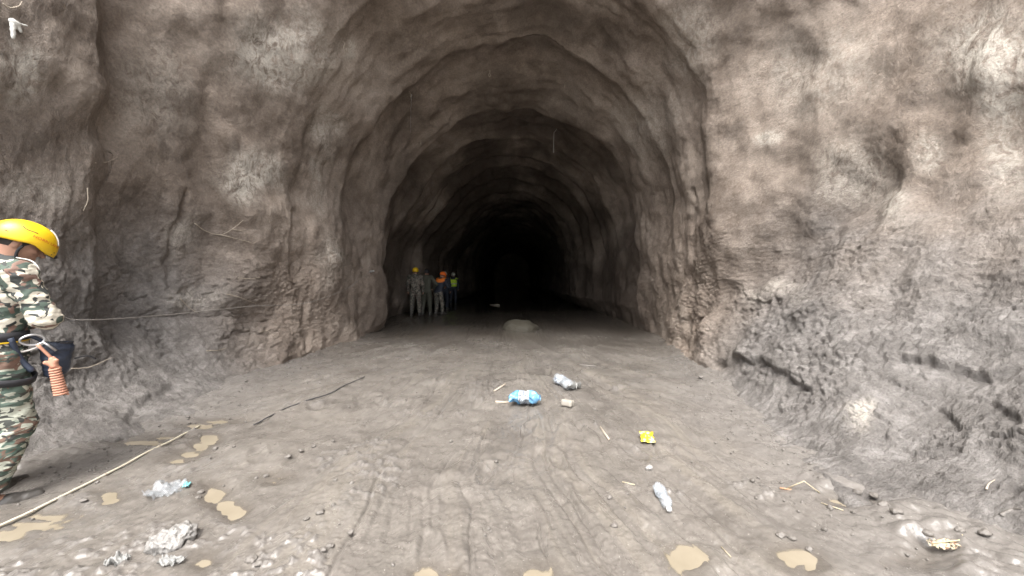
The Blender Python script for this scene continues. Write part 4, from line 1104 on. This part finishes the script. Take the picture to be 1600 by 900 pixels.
def bottle(label, p0, p1, mat, crush, seed, squash=1.0, cap=True, lab=None, fat=1.0):
    """lying from p0 (base) to p1 (neck)"""
    p0, p1 = np.array(p0, float), np.array(p1, float)
    L = np.linalg.norm(p1 - p0); k = L / 0.255
    d = (p1 - p0) / L; s_ = np.cross(d, [0, 0, 1.0]); s_ /= np.linalg.norm(s_); u = np.cross(s_, d)
    prof = np.array(BOT); zz = np.interp(np.linspace(0, 1, 44), np.linspace(0, 1, len(prof)), prof[:, 0]); rr_ = np.interp(np.linspace(0, 1, 44), np.linspace(0, 1, len(prof)), prof[:, 1])
    a = np.linspace(0, 2 * math.pi, 29)[:-1]
    A, ZZ = np.meshgrid(a, zz); RRr = np.repeat(rr_[:, None], 28, 1) * fat
    n_ = fbm(np.cos(A) * 1.3 + seed, np.sin(A) * 1.3, ZZ * 16, 2, 0.6)
    RRr = RRr * (1 - crush * np.clip(n_ + 0.15, 0, 1) * 1.3 * (ZZ < 0.22))
    lat = crush * 0.03 * noise(ZZ * 12, seed, 2.0)
    cx = RRr * np.cos(A) * 1.06 + lat; cz = RRr * np.sin(A) * squash
    Vb = (d[None, None] * ZZ[..., None] + s_[None, None] * cx[..., None] + u[None, None] * cz[..., None]) * k
    base = p0.copy(); base[2] = gh(*(p0 + p1)[:2] / 2) + 0.036 * k * squash * fat
    o = obj('bottle', mesh_np('bottle', Vb.reshape(-1, 3), grid_quads(44, 28, True)[:, ::-1]), mat, label=label, cat='bottle', group='plastic bottles littering the mud', loc=tuple(base))
    if cap:
        P = np.array([d * 0.236, d * 0.256]) * k
        V, Q = tube_arrays(P, 0.0165 * k, 14); obj('cap', mesh_np('cap', V, Q), M_CAPW, o)
    if lab is not None:
        i0, i1 = lab
        W = Vb[i0:i1].copy()
        ctr = W.mean(1, keepdims=True); W = ctr + (W - ctr) * 1.02
        lo_ = obj('label_band', mesh_np('label_band', W.reshape(-1, 3), grid_quads(i1 - i0, 28, True)[:, ::-1]), M_BLUEWHITE, o)
        # broken dark print on the label
        top = W[1:-1]; c2 = ctr[1:-1]; top = c2 + (top - c2) * 1.015
        Q = grid_quads(len(top), 28, True)[:, ::-1]
        prn = np.random.default_rng(int(seed * 10)); Q = Q[prn.random(len(Q)) < 0.3]
        used, inv = np.unique(Q, return_inverse=True)
        obj('print', mesh_np('print', top.reshape(-1, 3)[used], inv.reshape(-1, 4), False), M_INK, lo_)
    return o
bottle('clear waisted plastic bottle with white cap lying alone on open mud', floor_px(1027, 764), floor_px(1046, 803), M_CLEAR, 0.25, 1.3, 0.9, True, (8, 18))
bottle('dented clear bottle lying against crumpled white plastic film', floor_px(869, 597), floor_px(895, 612), M_CLEAR, 0.3, 4.4, 0.9, False, (8, 20), 1.25)
bottle('flattened bright blue plastic bottle crumpled across the mud', floor_px(797, 634), floor_px(847, 634), M_BLUE, 0.6, 7.7, 0.95, False, (14, 28), 1.45)

def sheet(name, label, cat, centre, su, sv, lift, mat, seed, amp, heading=0.0, mask=None, n=22, thick=0.002, group=None, tilt=0.0):
    u, v = np.meshgrid(np.linspace(-1, 1, n), np.linspace(-1, 1, n))
    z = lift + amp * np.abs(fbm(u * 1.6 + seed, v * 1.6, seed, 3, 0.6)) * 1.6 + tilt * v
    x = u * su * (1 + 0.18 * noise(v * 2, seed, 1.0)); y = v * sv * (1 + 0.18 * noise(u * 2, seed, 5.0))
    c, s_ = math.cos(heading), math.sin(heading)
    T = np.stack([x * c - y * s_, x * s_ + y * c, z], -1)
    B = T - [0, 0, thick]
    keep = np.ones(u.shape, bool) if mask is None else mask(u, v)
    Q = grid_quads(n, n); Q = Q[keep.ravel()[Q].all(1)]
    # close the rims
    E = np.concatenate([Q[:, [0, 1]], Q[:, [1, 2]], Q[:, [2, 3]], Q[:, [3, 0]]])
    key = {tuple(e_) for e_ in E.tolist()}
    rim = np.array([e_ for e_ in key if (e_[1], e_[0]) not in key])
    N_ = n * n
    QQ = np.concatenate([Q, Q[:, ::-1] + N_, np.stack([rim[:, 1], rim[:, 0], rim[:, 0] + N_, rim[:, 1] + N_], 1)])
    V = np.concatenate([T.reshape(-1, 3), B.reshape(-1, 3)])
    used, inv = np.unique(QQ, return_inverse=True)
    return obj(name, mesh_np(name, V[used], inv.reshape(-1, 4)), mat, label=label, cat=cat, group=group, loc=tuple(centre))
M_FILM = plastic('crumpled_clear_film', (0.36, 0.38, 0.4), 0.3, 0.2)
M_WFILM = plastic('white_plastic_film', (0.32, 0.32, 0.31), 0.6, 0.3)
rag_mask = lambda sd: (lambda u, v: (np.hypot(u, v) + 0.35 * noise(u * 2 + sd, v * 2, sd)) < 0.95)
sheet('plastic_film', 'crumpled white plastic film at the neck of the dented bottle', 'film', floor_px(893, 608), 0.11, 0.09, 0.01, M_WFILM, 3.1, 0.09, 0.3, rag_mask(1.0))
yp = floor_px(1011, 688)
m_ = NT('yellow_wrapper_print'); v_ = m_.coord()
M_PACK = m_.out(m_.mix(m_.ramp(m_.noise(v_, 26, 2), [(0.52, (0, 0, 0)), (0.56, (1, 1, 1))]), (0.55, 0.4, 0.015), (0.5, 0.47, 0.3)), 0.35, m_.bump(m_.noise(v_, 30, 3), 0.3, 0.006))
sheet('wrapper', 'creased bright yellow food wrapper lying on the mud', 'wrapper', yp, 0.056, 0.075, 0.03, M_PACK, 2.2, 0.009, -0.2, None, 18, 0.003, None, 0.018)
pf = sheet('plastic_film', 'flattened clear plastic scrap pressed into the mud with a turquoise corner', 'film', floor_px(262, 768), 0.12, 0.12, 0.006, M_FILM, 5.5, 0.035, 0.2, rag_mask(4.0))
t_ = sheet('corner', None, None, (0.11, 0.02, 0.02), 0.018, 0.03, 0.01, plain('turquoise_plastic', (0.14, 0.34, 0.35), 0.35), 1.5, 0.02, 0.4, None, 8)
t_.parent = pf
sheet('plastic_film', 'small grey white plastic shred half buried below the mud caked lump', 'film', floor_px(268, 880), 0.07, 0.035, 0.006, M_WFILM, 8.5, 0.025, 0.1, rag_mask(2.0))
sheet('plastic_film', 'torn white plastic shred in the churned mud, left of the lump', 'film', floor_px(184, 880), 0.05, 0.04, 0.006, M_WFILM, 9.5, 0.03, 0.6, rag_mask(7.0))
# mud caked lump
c = floor_px(270, 848)
V, Q = sdf_mesh([('ell', (0, 0, 0.02), (0.085, 0.075, 0.045)), ('ell', (0.03, 0.03, 0.03), (0.055, 0.05, 0.04)), ('ell', (-0.05, -0.03, 0.01), (0.05, 0.045, 0.035))], 0.006, 0.03,
                disp=lambda V, N: 0.016 * fbm(V[:, 0] * 30, V[:, 1] * 30, V[:, 2] * 30, 2) + 0.010 * (1 - 2 * np.abs(noise(V[:, 0] * 45, V[:, 1] * 45, V[:, 2] * 45))))
obj('crumpled_lump', mesh_np('crumpled_lump', V, Q), plain('pale_caked_film', (0.2, 0.192, 0.183), 0.4, 0.4, 40, 0.6, 0.01), label='crumpled pale lump of mud caked plastic on the floor', cat='litter', loc=tuple(c))
# dried leaf with holes
c = floor_px(1478, 855)
def leaf_mask(u, v):
    w_ = 0.75 * np.sqrt(np.clip(1 - ((u + 0.05) / 0.98) ** 2, 0, 1)) * (1 - 0.25 * u)
    body = np.abs(v + 0.08 * noise(u * 3, 1.0, 1.0)) < w_ * (0.85 + 0.25 * noise(u * 5, np.sign(v), 3.0))
    hole = (noise(u * 6.5 + 3, v * 6.5, 2.0) > 0.22) & (np.abs(v) > 0.09) & (u < 0.55) & (np.abs((np.abs(v) * 0.9 + u * 1.0) * 3.2 % 1 - 0.5) > 0.12)
    return body & ~hole
m_ = NT('dried_leaf'); v_ = m_.coord()
M_LEAF = m_.out(m_.ramp(m_.noise(v_, 40, 4), [(0.4, (0.36, 0.3, 0.2)), (0.56, (0.38, 0.33, 0.24)), (0.62, (0.15, 0.07, 0.04))]), 0.6, m_.bump(m_.noise(v_, 90, 3), 0.4, 0.004))
lf = sheet('dried_leaf', 'dried cream leaf eaten full of holes at the foot of the right bank', 'leaf', c, 0.095, 0.06, 0.016, M_LEAF, 6.1, 0.009, 0.12, leaf_mask, 46)
V, Q = tube_arrays(spline([(-0.08, -0.008, 0.028), (0.0, 0.0, 0.03), (0.085, 0.012, 0.03), (0.135, 0.045, 0.035)], 16), 0.0035, 6); obj('stalk', mesh_np('stalk', V, Q), plain('leaf_stalk', (0.38, 0.32, 0.2), 0.6), lf)
# straws and sticks
def stick(name, label, pix, rad, mat, lifts, cat='stick'):
    P = np.array([floor_px(a, b) + [0, 0, l] for (a, b), l in zip(pix, lifts)])
    V, Q = tube_arrays(P - P[0], rad, 6); return obj(name, mesh_np(name, V, Q), mat, label=label, cat=cat, loc=tuple(P[0]))
M_STRAW = plain('straw', (0.36, 0.31, 0.22), 0.7, 0.2, 60)
st = stick('straw', 'bent pale straw standing like a tent at the foot of the right bank', [(1228, 765), (1256, 768), (1281, 771)], 0.004, M_STRAW, [0.006, 0.07, 0.004])
V, Q = tube_arrays(np.array([[-0.035, 0.01, 0.0], [0.05, -0.02, 0.0]]), 0.006, 6); obj('foot_piece', mesh_np('foot_piece', V, Q), plain('orange_straw', (0.33, 0.2, 0.12), 0.7), st)
stick('straw', 'short thin straw flat on the mud below the bent straw', [(1283, 787), (1318, 799)], 0.003, M_STRAW, [0.006, 0.006])
stick('straw', 'thin pale straw flat on the mud left of the clear bottle', [(972, 754), (992, 759)], 0.004, M_STRAW, [0.006, 0.006])
stick('straw', 'tiny straw on the mud left of the oval puddle', [(1127, 856), (1142, 872)], 0.003, M_STRAW, [0.006, 0.006])
stick('stick', 'short flat brown stick beside the blue bottle', [(774, 629), (796, 630)], 0.014, M_TWIG, [0.008, 0.008])
stick('stick', 'pale splinter of wood lying on the mud towards the tunnel', [(772, 612), (790, 601)], 0.012, M_TWIG, [0.008, 0.008])
stick('stick', 'dark stick lying on the wet floor beyond the dented bottle', [(905, 571), (932, 574)], 0.016, M_CLOD, [0.01, 0.012])
stick('stick', 'pale floating stick far inside the dark tunnel', [(766, 477), (780, 478)], 0.05, M_TWIG, [0.03, 0.03])
stick('stick', 'slim pale stick on the mud below the yellow wrapper', [(938, 668), (952, 688)], 0.008, M_TWIG, [0.006, 0.006])
# stones and clods
def rock_arrays(r, seed, h=None, flat=0.7):
    return sdf_mesh([('ell', (0, 0, 0), (r, r * 0.8, r * flat)), ('ell', (r * 0.3, r * 0.2, r * 0.1), (r * 0.7, r * 0.6, r * flat * 0.8))], h or r / 5, r * 0.3,
                    disp=lambda V, N: r * 0.28 * fbm(V[:, 0] / r * 1.1 + seed, V[:, 1] / r * 1.1, V[:, 2] / r * 1.1, 2))
def stone(label, px, py, r, seed, mat=M_STONE, name='stone', cat='stone', group=None, flat=0.7):
    c = floor_px(px, py); V, Q = rock_arrays(r, seed, None, flat)
    obj(name, mesh_np(name, V, Q), mat, label=label, cat=cat, group=group, loc=(c[0], c[1], c[2] + r * flat * 0.45))
c = floor_px(887, 634)
bx_ = axes(35, 12)
V, Q = sdf_mesh([('cone', bx_ @ np.array([sx * 0.045, sy * 0.028, sz * 0.018]), bx_ @ np.array([sx * 0.045, sy * 0.028, -sz * 0.018]), 0.018, 0.018) for sx in (-1, 1) for sy in (-1, 1) for sz in (1,)] + [('cone', bx_ @ np.array([-0.045, t * 0.028, t2 * 0.018]), bx_ @ np.array([0.045, t * 0.028, t2 * 0.018]), 0.018, 0.018) for t in (-1, 0, 1) for t2 in (-1, 0, 1)], 0.009, 0.012)
obj('stone', mesh_np('stone', V, Q), plain('pale_block_stone', (0.25, 0.23, 0.2), 0.7, 0.15, 30), label='squarish pale stone block between the blue bottle and the dented bottle', cat='stone', loc=(c[0], c[1], c[2] + 0.03))
stone('small round pale pebble between the yellow wrapper and the clear bottle', 1014, 733, 0.028, 2.0, plain('pale_pebble', (0.26, 0.25, 0.24), 0.6))
c = floor_px(815, 517)
V, Q = sdf_mesh([('ell', (0, 0, 0), (0.48, 0.42, 0.24)), ('ell', (-0.2, 0.05, 0.02), (0.3, 0.3, 0.22))], 0.04, 0.1, disp=lambda V, N: 0.05 * fbm(V[:, 0] * 4, V[:, 1] * 4, V[:, 2] * 4, 3))
obj('mud_mound', mesh_np('mud_mound', V, Q), plain('sandy_mound', (0.04, 0.035, 0.024), 0.75, 0.2, 8, 0.6, 0.02), label='low sandy mound on the dark tunnel floor', cat='mound', loc=(c[0], c[1] + 0.3, c[2]))
for k_, (a, b, r_) in enumerate([(500, 802, 0.028), (478, 812, 0.022), (520, 790, 0.02), (392, 877, 0.035), (405, 882, 0.025), (415, 745, 0.022), (400, 748, 0.018), (505, 860, 0.02), (515, 855, 0.024), (548, 833, 0.022),
                              (130, 783, 0.025), (1220, 838, 0.03), (1238, 842, 0.025), (1265, 860, 0.022), (1380, 790, 0.04), (1365, 775, 0.03), (1340, 770, 0.03), (1400, 800, 0.035), (1330, 745, 0.028), (1110, 598, 0.04), (1095, 590, 0.04),
                              (450, 715, 0.03), (470, 705, 0.025), (490, 698, 0.025), (520, 690, 0.02), (545, 700, 0.022), (313, 770, 0.025), (310, 778, 0.02), (980, 772, 0.016), (930, 640, 0.025), (1500, 830, 0.03), (1540, 835, 0.035), (1450, 835, 0.03), (1430, 820, 0.025)]):
    lab_ = ('small clod of grey mud at the foot of the crumbly right bank' if a > 1050 and b < 815 or a > 1420 else 'small clod of grey mud beside the oval puddle' if a > 1200 else
            'small clod of grey mud on the rim of the two joined puddles' if 300 < a < 320 else 'small clod of grey mud in the churned patch between cable and joined puddles' if 390 < a < 550 and b < 760 else
            'small clod of grey mud near the crumpled lump and tiny puddle' if 390 <= a < 410 else 'small clod of grey mud beside the small round puddle and the rope' if a < 200 else
            'small clod of grey mud on the open floor near the bottles' if a > 900 else 'small clod of grey mud on the streaked floor right of the joined puddles')
    stone(lab_, a, b, r_ * 0.82, k_ * 1.7, M_CLOD, 'mud_clod', 'clod', 'loose mud clods on the floor', 0.55)
# crumbs nobody could count
cr_ = np.random.default_rng(11)
uv = rock_arrays(1.0, 3.0, 0.42); uv2 = rock_arrays(1.0, 8.0, 0.42)
parts = []
for k_ in range(750):
    if k_ % 3 == 0: x_, y_ = cr_.uniform(-3.2, 2.2), 1.7 + cr_.gamma(2, 1.4)
    elif k_ % 3 == 1: y_ = cr_.uniform(1.8, 7); x_ = np.interp(y_, [1, 2, 4, 5, 6.3, 8], [2.05, 2.12, 2.33, 2.5, 2.95, 3.3]) - abs(cr_.normal(0, 0.22))
    else: y_ = cr_.uniform(2.2, 7.5); x_ = np.interp(y_, [2, 2.8, 3.9, 5.4, 7.0], [-3.5, -3.48, -3.28, -3.5, -3.62]) + abs(cr_.normal(0, 0.3))
    if y_ > 9: continue
    r_ = min(0.02, 0.004 + cr_.gamma(1.5, 0.0025))
    V, Q = uv if k_ % 2 else uv2
    a = cr_.uniform(0, 6.28); c_, s_ = math.cos(a), math.sin(a)
    V = V @ np.array([[c_, -s_, 0], [s_, c_, 0], [0, 0, 1]]) * r_ + [x_, y_, gh(x_, y_) + r_ * 0.3]
    parts.append((V, Q))
V, Q = merge(parts)
obj('mud_crumbs', mesh_np('mud_crumbs', V, Q), M_CLOD, kind='stuff', label='loose mud crumbs scattered over the floor')
print('done', round(time.time() - T0, 1))
